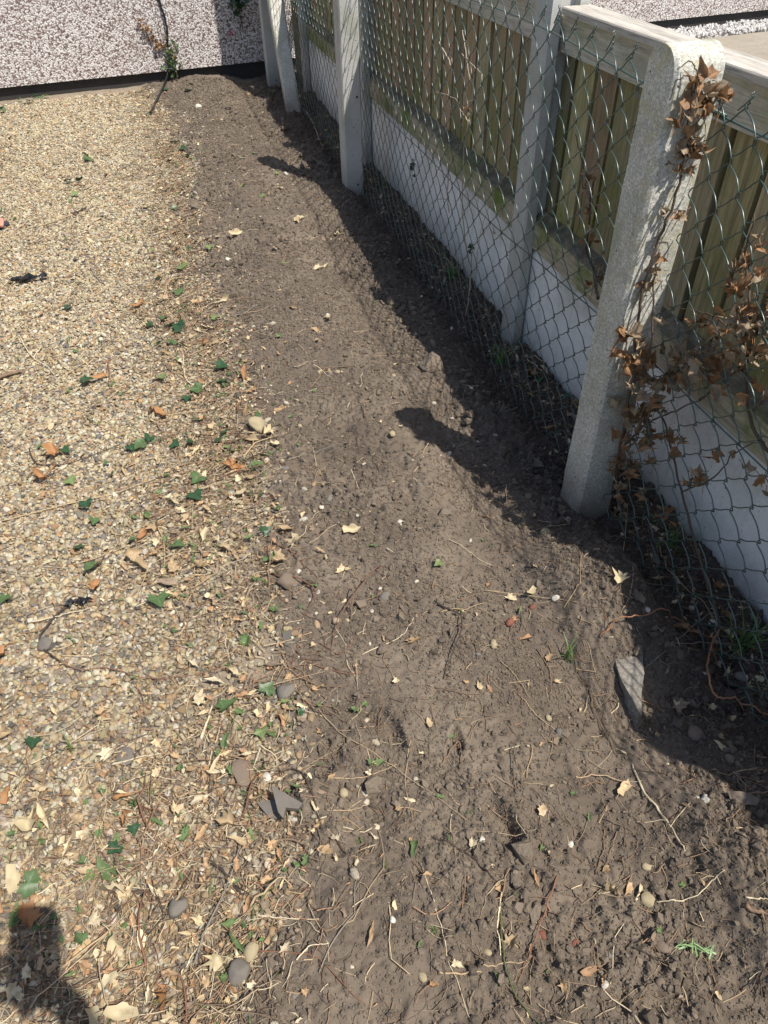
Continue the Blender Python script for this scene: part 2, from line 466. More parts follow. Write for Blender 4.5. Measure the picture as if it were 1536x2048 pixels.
M['far'] = mk_plain('far_ground', (.16, .17, .08), .95, 3, .5)

# ------------------------------------------------------------------ ground sheets
V = [(-300, -300, -.30), (300, -300, -.30), (300, 300, -.30), (-300, 300, -.30)]
tag(mesh_np('ground', V, [[0, 1, 2, 3]], M['far']), 'wide plain ground reaching past the garden', None, None, 'structure')

def axis(a, b, f):
    out = [a]
    while out[-1] < b: out.append(out[-1] + f(out[-1]))
    return np.array(out)
ys = axis(-1.6, 6.42, lambda y: .03 if y < .1 else (.0030 + .0013 * max(0, y - .6)) if y < 6.3 else .02)
xs = axis(-3.0, 1.20, lambda x: .05 if x < -1.35 else (.006 if x < -.35 else (.0034 if x < 1.1 else .02)))
X, Y = np.meshgrid(xs, ys)
Z = H(X, Y)
nx, ny = len(xs), len(ys)
idx = np.arange(nx * ny).reshape(ny, nx)
F = np.stack([idx[:-1, :-1], idx[:-1, 1:], idx[1:, 1:], idx[1:, :-1]], -1).reshape(-1, 4)
S = soil_mask(X, Y).ravel()
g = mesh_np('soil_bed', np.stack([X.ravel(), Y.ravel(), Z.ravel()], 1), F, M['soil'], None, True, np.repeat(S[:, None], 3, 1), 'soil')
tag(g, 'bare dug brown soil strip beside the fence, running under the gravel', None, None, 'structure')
print('terrain', nx, ny)

# ------------------------------------------------------------------ instanced stuff through geometry nodes
def scatter(name, P, rot, scl, col, mat, kind_shape, label, nvar=6, sub=2):
    n = len(P)
    me = bpy.data.meshes.new(name); me.vertices.add(n); me.vertices.foreach_set('co', P.astype(np.float32).ravel())
    for nm, arr in (('prot', rot), ('pscl', scl)):
        a = me.attributes.new(nm, 'FLOAT_VECTOR', 'POINT'); a.data.foreach_set('vector', arr.astype(np.float32).ravel())
    a = me.attributes.new('pcol', 'FLOAT_COLOR', 'POINT')
    c4 = np.ones((n, 4), np.float32); c4[:, :3] = col; a.data.foreach_set('color', c4.ravel())
    a = me.attributes.new('pvar', 'INT', 'POINT'); a.data.foreach_set('value', rs.randint(0, nvar, n).astype(np.int32))
    o = bpy.data.objects.new(name, me); C.objects.link(o); me.materials.append(mat)
    ng = bpy.data.node_groups.new(name + '_nodes', 'GeometryNodeTree')
    ng.interface.new_socket('Geometry', in_out='INPUT', socket_type='NodeSocketGeometry')
    ng.interface.new_socket('Geometry', in_out='OUTPUT', socket_type='NodeSocketGeometry')
    N = ng.nodes; L = ng.links
    gi = N.new('NodeGroupInput'); go = N.new('NodeGroupOutput')
    gti = N.new('GeometryNodeGeometryToInstance')
    for k in range(nvar):
        ic = N.new('GeometryNodeMeshIcoSphere'); ic.inputs['Radius'].default_value = 1; ic.inputs['Subdivisions'].default_value = sub
        sp = N.new('GeometryNodeSetPosition'); ps = N.new('GeometryNodeInputPosition')
        no = N.new('ShaderNodeTexNoise'); no.noise_dimensions = '4D'; no.inputs['W'].default_value = k * 7.3 + 1.1
        no.inputs['Scale'].default_value = .85 if kind_shape == 'pebble' else 1.5; no.inputs['Detail'].default_value = 1.0
        L.new(ps.outputs[0], no.inputs['Vector'])
        sb = N.new('ShaderNodeVectorMath'); sb.operation = 'SUBTRACT'; sb.inputs[1].default_value = (.5, .5, .5); L.new(no.outputs['Color'], sb.inputs[0])
        mu = N.new('ShaderNodeVectorMath'); mu.operation = 'SCALE'; mu.inputs['Scale'].default_value = 1.35 if kind_shape == 'pebble' else 2.0; L.new(sb.outputs[0], mu.inputs[0])
        L.new(ic.outputs['Mesh'], sp.inputs['Geometry']); L.new(mu.outputs[0], sp.inputs['Offset'])
        ss = N.new('GeometryNodeSetShadeSmooth'); L.new(sp.outputs[0], ss.inputs[0])
        ss.inputs['Shade Smooth'].default_value = kind_shape == 'pebble'
        sm = N.new('GeometryNodeSetMaterial'); sm.inputs['Material'].default_value = mat; L.new(ss.outputs[0], sm.inputs[0])
        L.new(sm.outputs[0], gti.inputs[0])
    iop = N.new('GeometryNodeInstanceOnPoints')
    L.new(gi.outputs[0], iop.inputs['Points']); L.new(gti.outputs[0], iop.inputs['Instance'])
    iop.inputs['Pick Instance'].default_value = True
    def na(nm, dt):
        x = N.new('GeometryNodeInputNamedAttribute'); x.data_type = dt; x.inputs['Name'].default_value = nm; return x.outputs[0]
    L.new(na('pvar', 'INT'), iop.inputs['Instance Index'])
    L.new(na('prot', 'FLOAT_VECTOR'), iop.inputs['Rotation'])
    L.new(na('pscl', 'FLOAT_VECTOR'), iop.inputs['Scale'])
    L.new(iop.outputs[0], go.inputs[0])
    md = o.modifiers.new('scatter', 'NODES'); md.node_group = ng
    tag(o, label, None, None, 'stuff')
    return o

PAL = np.array([(.74, .66, .50), (.66, .55, .38), (.80, .75, .63), (.55, .42, .27), (.42, .30, .18), (.60, .40, .22),
                (.34, .30, .26), (.22, .21, .20), (.48, .44, .38), (.70, .58, .36), (.52, .32, .20), (.13, .13, .13), (.86, .83, .76)])
PWT = np.array([.20, .17, .13, .09, .06, .045, .07, .055, .06, .06, .02, .02, .02]); PWT /= PWT.sum()
def pts(n, x0, x1, y0, y1): return rs.uniform(x0, x1, n), rs.uniform(y0, y1, n)
# gravel: dense sheet left of the soil edge
gx = []; gy = []
for (x0, x1, y0, y1, dens) in ((-1.35, .30, .15, 2.2, 36000), (-1.35, .30, 2.2, 4.2, 29000), (-1.35, .25, 4.2, 6.2, 26000),
                               (-1.35, .25, -.9, .15, 9000), (-3.0, -1.35, -.9, 6.0, 6500)):
    a, b = pts(int((x1 - x0) * (y1 - y0) * dens), x0, x1, y0, y1); gx.append(a); gy.append(b)
gx = np.concatenate(gx); gy = np.concatenate(gy)
S = soil_mask(gx, gy); e = gx - edge_x(gy)
thin = np.clip(1 - .80 * sstep(-.34, .0, e) * sstep(.36, .66, vnoise(gx / .09, gy / .09, 55) + .12 * sstep(-.2, .1, e)), 0, 1)
bare = .30 * sstep(.62, .8, vnoise(gx / .22 + 5, gy / .22, 91))       # soil showing through in worn places
keep = rs.rand(len(gx)) < np.clip((1 - S) ** 1.3, .0, 1) * thin * (1 - bare)
lim = 6.02 + .12 * gx
keep &= gy < lim
gx, gy = gx[keep], gy[keep]
n = len(gx)
L_ = np.exp(rs.normal(math.log(.0039), .34, n)); L_ = np.clip(L_, .0020, .0092)
far_ = np.clip(gy / 6, 0, 1)
scl = np.stack([L_ * rs.uniform(.95, 1.5, n), L_ * rs.uniform(.75, 1.1, n), L_ * rs.uniform(.42, .8, n)], 1)
rot = np.stack([rs.normal(0, .35, n), rs.normal(0, .35, n), rs.uniform(0, 6.28, n)], 1)
gz = H(gx, gy) + L_ * .15 + rs.uniform(0, 1, n) ** 2 * .006
PW2 = PWT * np.array([.8, .9, .8, 1.1, 1.2, 1.3, 1.4, 1.4, 1.3, 1.0, 1.5, 1.2, .9]); PW2 /= PW2.sum()
ci = np.where(rs.rand(n) < np.clip((gy - .6) / 3.2, 0, 1), rs.choice(len(PAL), n, p=PWT), rs.choice(len(PAL), n, p=PW2))
col = PAL[ci] * rs.uniform(.66, 1.0, (n, 1)) * (1 + rs.normal(0, .03, (n, 3))) * np.array([.93, .895, .79]) * (.86 + .14 * sstep(.5, 3.0, gy))[:, None]
dust = (np.clip(1 + (gx - edge_x(gy) + .05) / .30, 0, 1) * vnoise(gx / .08, gy / .08, 71) * .9)[:, None] * rs.rand(n, 1)
col = col * (1 - dust) + np.array([.20, .155, .115]) * dust
scatter('gravel', np.stack([gx, gy, gz], 1), rot, scl, np.clip(col, 0, .9), M['pebble'], 'pebble',
        'cream and tan pea gravel covering the yard left of the soil')
print('gravel', n)
# stray pebbles on the soil
gx, gy = pts(5200, -.15, 1.02, .1, 6.0)
e = gx - edge_x(gy)
keep = (rs.rand(len(gx)) < (.035 + .9 * np.exp(-np.clip(e, 0, 9) / .09))) & (e > -.05)
gx, gy = gx[keep], gy[keep]; n = len(gx)
L_ = np.clip(np.exp(rs.normal(math.log(.0045), .35, n)), .002, .010)
scl = np.stack([L_ * rs.uniform(.95, 1.5, n), L_ * rs.uniform(.75, 1.1, n), L_ * rs.uniform(.5, .8, n)], 1)
rot = np.stack([rs.normal(0, .3, n), rs.normal(0, .3, n), rs.uniform(0, 6.28, n)], 1)
ci = rs.choice(len(PAL), n, p=PWT); dirt = rs.uniform(.0, .75, (n, 1))
col = (PAL[ci] * (1 - dirt) + np.array([.2, .16, .12]) * dirt) * rs.uniform(.85, 1.1, (n, 1))
scatter('stray_pebbles', np.stack([gx, gy, H(gx, gy) + L_ * .1], 1), rot, scl, col, M['pebble'], 'pebble',
        'scattered small pebbles lying loose on the bare soil')
# crumbs of soil
parts = []
for (x0, x1, y0, y1, nn) in ((-.25, 1.03, .1, 1.4, 110000), (-.1, 1.03, 1.4, 3, 95000), (-.1, 1.03, 3, 6.1, 85000)):
    parts.append(pts(nn, x0, x1, y0, y1))
gx = np.concatenate([p[0] for p in parts]); gy = np.concatenate([p[1] for p in parts])
keep = (rs.rand(len(gx)) < soil_mask(gx, gy) * (.25 + .9 * vnoise(gx / .12, gy / .12, 33)))
gx, gy = gx[keep], gy[keep]; n = len(gx)
L_ = np.clip(np.exp(rs.normal(math.log(.0016), .48, n)), .0008, .0070) * (1 + .22 * np.clip(gy - 1.2, 0, 3))
big = (gx > .66) & (gx < .86) & (rs.rand(n) < .12); L_[big] *= 2.2
big = (soil_mask(gx, gy) < .98) | (vnoise(gx / .15 + 3, gy / .15, 66) > .68); L_[big & (rs.rand(n) < .10)] *= 2.4
scl = L_[:, None] * rs.uniform(.6, 1.2, (n, 3))
rot = rs.uniform(0, 6.28, (n, 3))
trench_shade = np.clip((gx + .06 * vnoise(gx * 9, gy * 9, 2) - .77) / .08, 0, 1)[:, None]  # crumbs beside the fence get its shade put into their colour too
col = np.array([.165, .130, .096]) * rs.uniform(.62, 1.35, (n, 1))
col = col * (1 - .55 * trench_shade) + np.array([.06, .04, .03]) * .55 * trench_shade
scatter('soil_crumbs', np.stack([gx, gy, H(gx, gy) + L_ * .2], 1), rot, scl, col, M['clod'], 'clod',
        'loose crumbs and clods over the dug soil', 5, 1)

# ------------------------------------------------------------------ leaves: templates
def leaf_outline(kind, r):
    """closed outline in the unit disc, tip along +y"""
    if kind == 'ivy':
        a = [(-90, .15), (-64, .46), (-40, .78), (-20, .66), (6, .92), (30, .66), (50, .60), (72, .82), (90, 1.08)]
    elif kind == 'lobed':
        a = [(-90, .2), (-70, .45), (-48, .62), (-30, .48), (-8, .84), (12, .60), (35, .55), (52, .80), (68, .58), (90, 1.0)]
    elif kind == 'oval':
        a = [(-90, .95), (-70, .80), (-45, .58), (-15, .43), (15, .43), (45, .58), (70, .80), (90, 1.08)]
    elif kind == 'ragged':
        a = [(-90, .6), (-66, .45), (-40, .75), (-20, .5), (0, .66), (22, .46), (48, .8), (70, .55), (90, .9)]
    else:
        a = [(-90, .9), (-60, .4), (-30, .25), (0, .22), (30, .28), (60, .42), (90, 1)]
    jt = .12 if kind == 'ivy' else .34; ja = 6 if kind == 'ivy' else 11
    R = [(math.radians(t + r.uniform(-ja, ja)), q * (1 + r.uniform(-jt, jt))) for t, q in a]
    L = [(math.radians(180 - t + r.uniform(-ja, ja)), q * (1 + r.uniform(-jt, jt))) for t, q in a[1:-1]][::-1]
    return [(math.cos(t) * q, math.sin(t) * q) for t, q in R + L]
def leaf_tpl(kind, seed, curl=.25, crumple=.12, rings=3, stalk=True):
    r = random.Random(seed); o = leaf_outline(kind, r); k = len(o)
    V = [(0, -.05, 0)]; cols = [1.0]
    ph = [r.uniform(0, 6.28) for _ in range(6)]; fold = r.uniform(.0, .25) if kind == 'ivy' else r.uniform(-.1, .7)
    def zf(x, y):
        d = math.hypot(x, y); a = math.atan2(y, x)
        return (fold * abs(x) + curl * (x * x * 1.1) + .35 * curl * y * y * (1 if ph[5] > 3 else -1)
                + crumple * (math.sin(5 * x + ph[0]) * math.cos(4 * y + ph[1]) + .5 * math.sin(3 * a + ph[2]) * d + .4 * math.sin(9 * y + ph[3]) * d))
    for i in range(1, rings + 1):
        f = i / rings
        for j, (x, y) in enumerate(o):
            x2 = x * f; y2 = -.05 * (1 - f) + y * f
            V.append((x2, y2, zf(x2, y2))); tip = o[j][0] ** 2 + o[j][1] ** 2
            cols.append(1.0 if (j % 4 == 0 and f < .9) else .2)
    V[0] = (0, -.05, zf(0, -.05))
    F = [(0, 1 + j, 1 + (j + 1) % k) for j in range(k)]
    for i in range(rings - 1):
        a = 1 + i * k; b = a + k
        for j in range(k): F.append((a + j, b + j, b + (j + 1) % k, a + (j + 1) % k))
    if stalk:
        y0 = -.1 if kind in ('ivy', 'lobed') else min(p[1] for p in o)
        n0 = len(V); zz = zf(0, y0)
        L = r.uniform(.4, .9); bx = r.uniform(-.3, .3)
        for q in range(4):
            t = q / 3; w_ = .035
            c = (bx * t * t, y0 - L * t, zz + .02 - .1 * t)
            V += [(c[0] - w_, c[1], c[2]), (c[0] + w_, c[1], c[2]), (c[0], c[1], c[2] + w_ * 1.6)]
            cols += [1, 1, 1]
        for q in range(3):
            a = n0 + 3 * q
            for s in range(3): F.append((a + s, a + (s + 1) % 3, a + 3 + (s + 1) % 3, a + 3 + s))
    V = np.array(V); V[:, 2] -= V[:, 2].min()
    return V, F, np.repeat(np.array(cols)[:, None], 3, 1)
TPL = {k: [leaf_tpl(k, 10 * i + len(k), c, cr) for i in range(6)] for k, c, cr in
       (('ivy', .18, .07), ('lobed', .5, .24), ('oval', .5, .12), ('ragged', .55, .28), ('strip', .7, .28))}
_lm = {}
def leaf_mesh(kind, var, mat):
    key = (kind, var, mat)
    if key not in _lm:
        V, F, c = TPL[kind][var]
        o = mesh_np('leaf', V, F, M[mat], None, True, c); me = o.data; bpy.data.objects.remove(o)
        _lm[key] = me
    return _lm[key]

def rotm(rx, ry, rz):
    cx, sx = math.cos(rx), math.sin(rx); cy, sy = math.cos(ry), math.sin(ry); cz, sz = math.cos(rz), math.sin(rz)
    return np.array([[cz, -sz, 0], [sz, cz, 0], [0, 0, 1]]) @ np.array([[cy, 0, sy], [0, 1, 0], [-sy, 0, cy]]) @ np.array([[1, 0, 0], [0, cx, -sx], [0, sx, cx]])

# ------------------------------------------------------------------ loose litter as stuff
def band_points(n, f):
    out = []
    while len(out) < n:
        x = rs.uniform(-1.3, 1.02, 4000); y = .15 + 5.8 * rs.rand(4000) ** 1.6
        k = rs.rand(4000) < f(x, y)
        out += list(zip(x[k], y[k]))
    return np.array(out[:n])
def dens_litter(x, y):
    e = x - edge_x(y)
    d = np.where(e < 0, .13, .05) + .9 * np.exp(-((e + .08) / .12) ** 2)
    d = d * np.where(e < 0, 1, .6)
    ft = .75 * np.exp(-((y - 1.45) / .38) ** 2) * np.exp(-((e + .18) / .17) ** 2) + .75 * np.exp(-((y - .58) / .28) ** 2) * np.exp(-((e + .24) / .27) ** 2)
    ft = ft + 1.0 * np.exp(-((y - 2.3) / .65) ** 2) * np.exp(-((e + .10) / .14) ** 2)
    fence = .75 * sstep(.86, .96, x)
    d = np.maximum(np.maximum(d * (.2 + .9 * vnoise(x / .16, y / .16, 44)), ft), fence)
    d = np.where(y > 4.6, d * .5, d)
    return np.clip(d, 0.03, 1)
SC = np.array([(.58, .44, .27), (.44, .31, .18), (.60, .50, .33), (.28, .175, .10), (.17, .11, .07), (.33, .19, .11), (.24, .17, .11), (.14, .10, .07)])
mb = MB()
P = band_points(19000, dens_litter)
Z0 = HT(P[:, 0], P[:, 1])
for i in range(len(P)):
    x, y = P[i]; L = math.exp(rnd.gauss(math.log(.027), .6)); L = min(L, .16); a = rnd.gauss(.6, 1.1) if rnd.random() < .6 else rnd.uniform(0, 6.3)
    k = 3 if L < .02 else 5
    t = np.linspace(-.5, .5, k); bend = rnd.gauss(0, .07); tilt = rnd.gauss(0, .12)
    u = t * L; v = bend * L * (t * t * 4 - 1) + (rnd.gauss(0, .03) * L * np.sin(t * 7))
    px = x + u * math.cos(a) - v * math.sin(a); py = y + u * math.sin(a) + v * math.cos(a)
    r = rnd.uniform(.0004, .0011) * (1.35 if y > 2.5 else 1)
    hz = HT(px, py)
    pz = np.maximum(hz + r * .6, (hz.mean() + rnd.uniform(.001, .006)) + t * L * tilt) if k > 3 else hz + r + .003
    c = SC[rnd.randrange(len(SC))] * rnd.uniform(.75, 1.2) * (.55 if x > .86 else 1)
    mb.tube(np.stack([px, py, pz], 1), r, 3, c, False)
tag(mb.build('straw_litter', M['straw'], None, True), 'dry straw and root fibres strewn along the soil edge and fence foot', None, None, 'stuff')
# thin root fibres on the soil
mb = MB()
P = band_points(1500, lambda x, y: np.clip(soil_mask(x, y) * (.25 + .75 * np.exp(-((y - .75) / .4) ** 2)), 0, 1))
for i in range(len(P)):
    x, y = P[i]; L = rnd.uniform(.02, .10); a = rnd.uniform(0, 6.3); k = 7
    pts_ = [(x, y)]
    for j in range(k - 1):
        a += rnd.gauss(0, .20) + (rnd.choice((-.8, .8)) if rnd.random() < .12 else 0); pts_.append((pts_[-1][0] + math.cos(a) * L / k, pts_[-1][1] + math.sin(a) * L / k))
    pts_ = np.array(pts_); r = rnd.uniform(.0003, .0008)
    z = HT(pts_[:, 0], pts_[:, 1]) + r * rnd.uniform(.3, 2.5) + .0015 * np.abs(np.sin(np.linspace(0, 3.1, k)))
    c = np.array([(.24, .165, .105), (.15, .105, .07), (.40, .30, .19)][rnd.randrange(3)]) * rnd.uniform(.8, 1.15)
    mb.tube(np.column_stack([pts_, z]), np.linspace(r * 1.3, r * .5, k), 3, c, False)
tag(mb.build('root_fibres', M['straw'], None, True), 'fine torn root hairs scattered on the brown soil', None, None, 'stuff')
# small leaf fragments
mb = MB(); P = band_points(6500, dens_litter)
Z0 = HT(P[:, 0], P[:, 1])
LC = [(.54, .41, .24), (.42, .28, .15), (.64, .53, .34), (.38, .22, .11), (.26, .19, .13), (.10, .16, .05), (.52, .44, .30)]
for i in range(len(P)):
    x, y = P[i]; kd = rnd.choice(['ragged', 'oval', 'strip', 'oval', 'strip', 'ragged']); V, F, _ = TPL[kd][rnd.randrange(6)]
    s = math.exp(rnd.gauss(math.log(.0068), .42))
    W = (V * (s, s * rnd.uniform(.8, 1.4), s * .9)) @ rotm(rnd.gauss(0, .4), rnd.gauss(0, .4), rnd.uniform(0, 6.3)).T + (x, y, Z0[i] + .004)
    mb.add(W, F, np.array(LC[rnd.choice((0, 0, 1, 1, 2, 3, 4, 4, 5, 5, 6))]) * rnd.uniform(.75, 1.15))
tag(mb.build('leaf_litter', M['litter'], None, True), 'broken dry leaf fragments strewn along the gravel edge and fence foot', None, None, 'stuff')

# ------------------------------------------------------------------ wall, patio, neighbour side
WY = lambda x: 6.15 + .12 * x
def wallbox(mb, x0, x1, d0, d1, z0, z1):
    V = []
    for z in (z0, z1):
        for x, d in ((x0, d0), (x1, d0), (x1, d1), (x0, d1)): V.append((x, WY(x) + d, z))
    mb.add(V, [(3, 2, 1, 0), (4, 5, 6, 7), (0, 1, 5, 4), (1, 2, 6, 5), (2, 3, 7, 6), (3, 0, 4, 7)])
bld = empty('building', (2.0, WY(2.0), 0))
tag(bld, 'pebbledashed house wall with black plinth across the back', 'building')
def child_w(mb, name, mat, p, smooth=False):
    o = mb.build(name, mat, None, smooth)
    o.parent = p; o.matrix_parent_inverse = Matrix.Translation(-Vector(p.location))
    return o
mb = MB(); wallbox(mb, -6, 10, -.028, .25, .085, 2.9); child_w(mb, 'wall', M['dash'], bld)
mb = MB(); wallbox(mb, -6, 10, 0, .25, -.3, .08); child_w(mb, 'plinth', M['plinth'], bld)
mb = MB(); wallbox(mb, -6.05, 10.05, -.06, .28, 2.903, 2.97); child_w(mb, 'coping', M['conc_new'], bld)

V = [(1.10, -2, -.02), (12, -2, -.02), (12, WY(12) - .34, -.02), (1.10, WY(1.10) - .34, -.02)]
V2 = [(x, y, -.25) for x, y, z in V]
mb = MB(); mb.add(V + V2, [(0, 1, 2, 3), (4, 7, 6, 5), (0, 4, 5, 1), (1, 5, 6, 2), (2, 6, 7, 3), (3, 7, 4, 0)])
tag(mb.build('patio', M['conc_slab']), 'pale concrete patio beyond the timber fence', None, None, 'structure')
n = 5200
gx = rs.uniform(1.3, 7.0, n); gd = rs.uniform(.0, .34, n); gy = WY(gx) - gd
L_ = rs.uniform(.010, .020, n)
scl = L_[:, None] * np.stack([rs.uniform(.8, 1.2, n), rs.uniform(.7, 1, n), rs.uniform(.6, .9, n)], 1)
col = np.array([.80, .77, .74]) * rs.uniform(.65, 1.08, (n, 1))
scatter('white_chippings', np.stack([gx, gy, rs.uniform(-.03, .01, n)], 1), rs.uniform(0, 6.3, (n, 3)), scl, np.clip(col, 0, .88), M['pebble'], 'clod',
        'white stone chippings along the foot of the wall beyond the fence')
mb = MB(); mb.add([(1.12, WY(1.12) - .339, -.035), (12, WY(12) - .339, -.035), (12, WY(12) + .01, -.035), (1.12, WY(1.12) + .01, -.035)], [(0, 1, 2, 3)])
tag(mb.build('drain_strip', M['conc_slab']), 'bedding under the white chippings', None, None, 'structure')

# ------------------------------------------------------------------ timber fence
def slot_post(y, hz, label, group='slotted fence posts'):
    """H-section concrete post, narrow face towards the garden, long faces along X"""
    t = empty('slotted_post', (1.05, y, -.02))
    w_ = .048; x0, x1 = .998, 1.112
    # H profile with slots for boards
    prof = [(x0 + .006, -w_), (x0, -w_ + .008), (x0, w_ - .008), (x0 + .006, w_), (1.033, w_), (1.037, w_ - .022), (1.077, w_ - .022), (1.081, w_),
            (x1 - .006, w_), (x1, w_ - .006), (x1, -w_ + .006), (x1 - .006, -w_), (1.081, -w_), (1.077, -w_ + .022), (1.037, -w_ + .022), (1.033, -w_)]
    V = []; zz = [-.3, hz - .02, hz]
    for k_, z in enumerate(zz):
        for (x, yy) in prof:
            f = .93 if k_ == 2 else 1
            V.append((1.055 + (x - 1.055) * f, y + yy * f, z))
    n_ = len(prof); F = []
    for k_ in range(2):
        for j in range(n_): F.append((k_ * n_ + j, (k_ + 1) * n_ + j, (k_ + 1) * n_ + (j + 1) % n_, k_ * n_ + (j + 1) % n_))
    F.append(tuple(range(2 * n_, 3 * n_))[::-1])
    mb = MB(); mb.add(V, F); child_w(mb, 'shaft', M['conc_new'], t)
    tag(t, label, 'concrete post', group)
    return t
PY = [.12, 2.055, 4.0, 5.60]
slot_post(PY[0], 1.02, 'slotted concrete post standing nearest to the camera at the right edge')
slot_post(PY[1], 1.02, 'slotted concrete post just behind and left of the round-topped post')
slot_post(PY[2], 1.02, 'slotted concrete post hidden behind the middle chain-link post')
slot_post(-1.83, 1.02, 'slotted concrete post out past the right edge, level with the photographer')
slot_post(PY[3], 2.35, 'slotted concrete post next to the pebbledash wall, raised to match the added shadow screen')  # end post made tall along with the added screen that shades the wall

def bay(y0, y1, top, names):
    """one bay: gravel board, panel"""
    gb = MB()
    gb.box(1.040, 1.078, y0 + .028, y1 - .028, -.25, .305)
    gb.add([(1.040, y0 + .028, .3052), (1.078, y0 + .028, .3052), (1.078, y1 - .028, .3052), (1.040, y1 - .028, .3052),
            (1.050, y0 + .028, .322), (1.070, y0 + .028, .322), (1.070, y1 - .028, .322), (1.050, y1 - .028, .322)],
           [(4, 5, 6, 7), (0, 1, 5, 4), (1, 2, 6, 5), (2, 3, 7, 6), (3, 0, 4, 7)])
    o = gb.build('gravel_board', M['conc_board'])
    tag(o, names[0], 'gravel board', 'concrete gravel boards under the panels')
    p = empty('fence_panel', (1.06, (y0 + y1) / 2, .325))
    tag(p, names[1], 'fence panel', 'timber fence panels')
    a, b = y0 + .030, y1 - .030
    # vertical boards, front layer and a back layer closing the gaps
    mb = MB(); y = a + .004; r = random.Random(int(y0 * 100))
    while y < b - .03:
        wd = min(r.uniform(.088, .102), b - y); gap = r.choice([.014, .016, .018, .022])
        x = 1.066 + r.uniform(-.002, .003); lean = r.uniform(-.002, .002)
        V = []
        for z in (.326, top - .02):
            for xx, yy in ((x, y), (x + .018, y), (x + .018, y + wd), (x, y + wd)): V.append((xx, yy + lean * (z - .3), z))
        mb.add(V, [(3, 2, 1, 0), (4, 5, 6, 7), (0, 1, 5, 4), (1, 2, 6, 5), (2, 3, 7, 6), (3, 0, 4, 7)], np.array(r.choice([(1, .95, .85), (1, 1, .95), (1.05, .84, .78), (.95, 1, .8), (.9, .92, .9)])) * r.uniform(.55, 1.15))
        y += wd + gap
    y = a - .02
    while y < b - .02:
        ya = max(y, a); yb = min(y + .096, b)
        V = []
        for z in (.326, top - .02):
            for xx, yy in ((1.098, ya), (1.108, ya), (1.108, yb), (1.098, yb)): V.append((xx, yy, z))
        mb.add(V, [(3, 2, 1, 0), (4, 5, 6, 7), (0, 1, 5, 4), (1, 2, 6, 5), (2, 3, 7, 6), (3, 0, 4, 7)], (.25, .22, .2))
        y += .1035
    child_w(mb, 'boards', M['boards'], p)
    mb = MB(); mb.n = 0
    V = []
    for yy in (a, b): V += [(1.030, yy, .3262), (1.0640, yy, .3262), (1.0640, yy, .432), (1.034, yy, .408), (1.030, yy, .402)]
    mb.add(V, [(0, 1, 2, 3, 4), (9, 8, 7, 6, 5), (0, 5, 6, 1), (1, 6, 7, 2), (2, 7, 8, 3), (3, 8, 9, 4), (4, 9, 5, 0)], (1, 1, 1))
    child_w(mb, 'bottom_rail', M['rail'], p)
    mb = MB(); mb.box(1.046, 1.0635, a, b, top - .098, top - .0135); mb.c.append(np.ones((8, 3)))
    child_w(mb, 'top_rail', M['toprail'], p)
    mb = MB(); mb.box(1.027, 1.110, y0 + .051, y1 - .051, top - .013, top + .003, .003); mb.c.append(np.ones((24, 3)))
    child_w(mb, 'capping', M['cap'], p)
    return p
bay(PY[0], PY[1], .942, ('pale concrete gravel board at the right, under the nearest panel', 'nearest mossy timber fence panel, right of the round-topped post'))
bay(PY[1], PY[2], .942, ('concrete gravel board between the middle post and the slotted post', 'timber fence panel between the middle post and the slotted post'))
bay(PY[2], PY[3], .942, ('concrete gravel board farthest away beside the brace post', 'farthest timber fence panel behind the leaning brace'))
bay(-1.83, PY[0], .942, ('concrete gravel board out past the right edge of the photo', 'timber fence panel out past the right edge of the photo'))
# tall close-boarded screen between last post and wall, added to shade the wall
t = empty('shadow_screen', (1.06, 5.95, 0)); tag(t, 'tall close-boarded timber screen added between fence end and house wall to shade it', 'shadow screen')
mb = MB(); y = 5.655
while y < 6.18:
    mb.box(1.05, 1.066, y, y + .062, -.05, 2.3); mb.c.append(np.ones((8, 3)) * rnd.uniform(.7, 1.05)); y += .066
child_w(mb, 'boards', M['boards'], t)
for z in (.3, 1.1, 1.9):
    mb = MB(); mb.box(1.0675, 1.10, 5.655, 6.24, z, z + .07); mb.c.append(np.ones((8, 3))); child_w(mb, 'rail', M['toprail'], t)

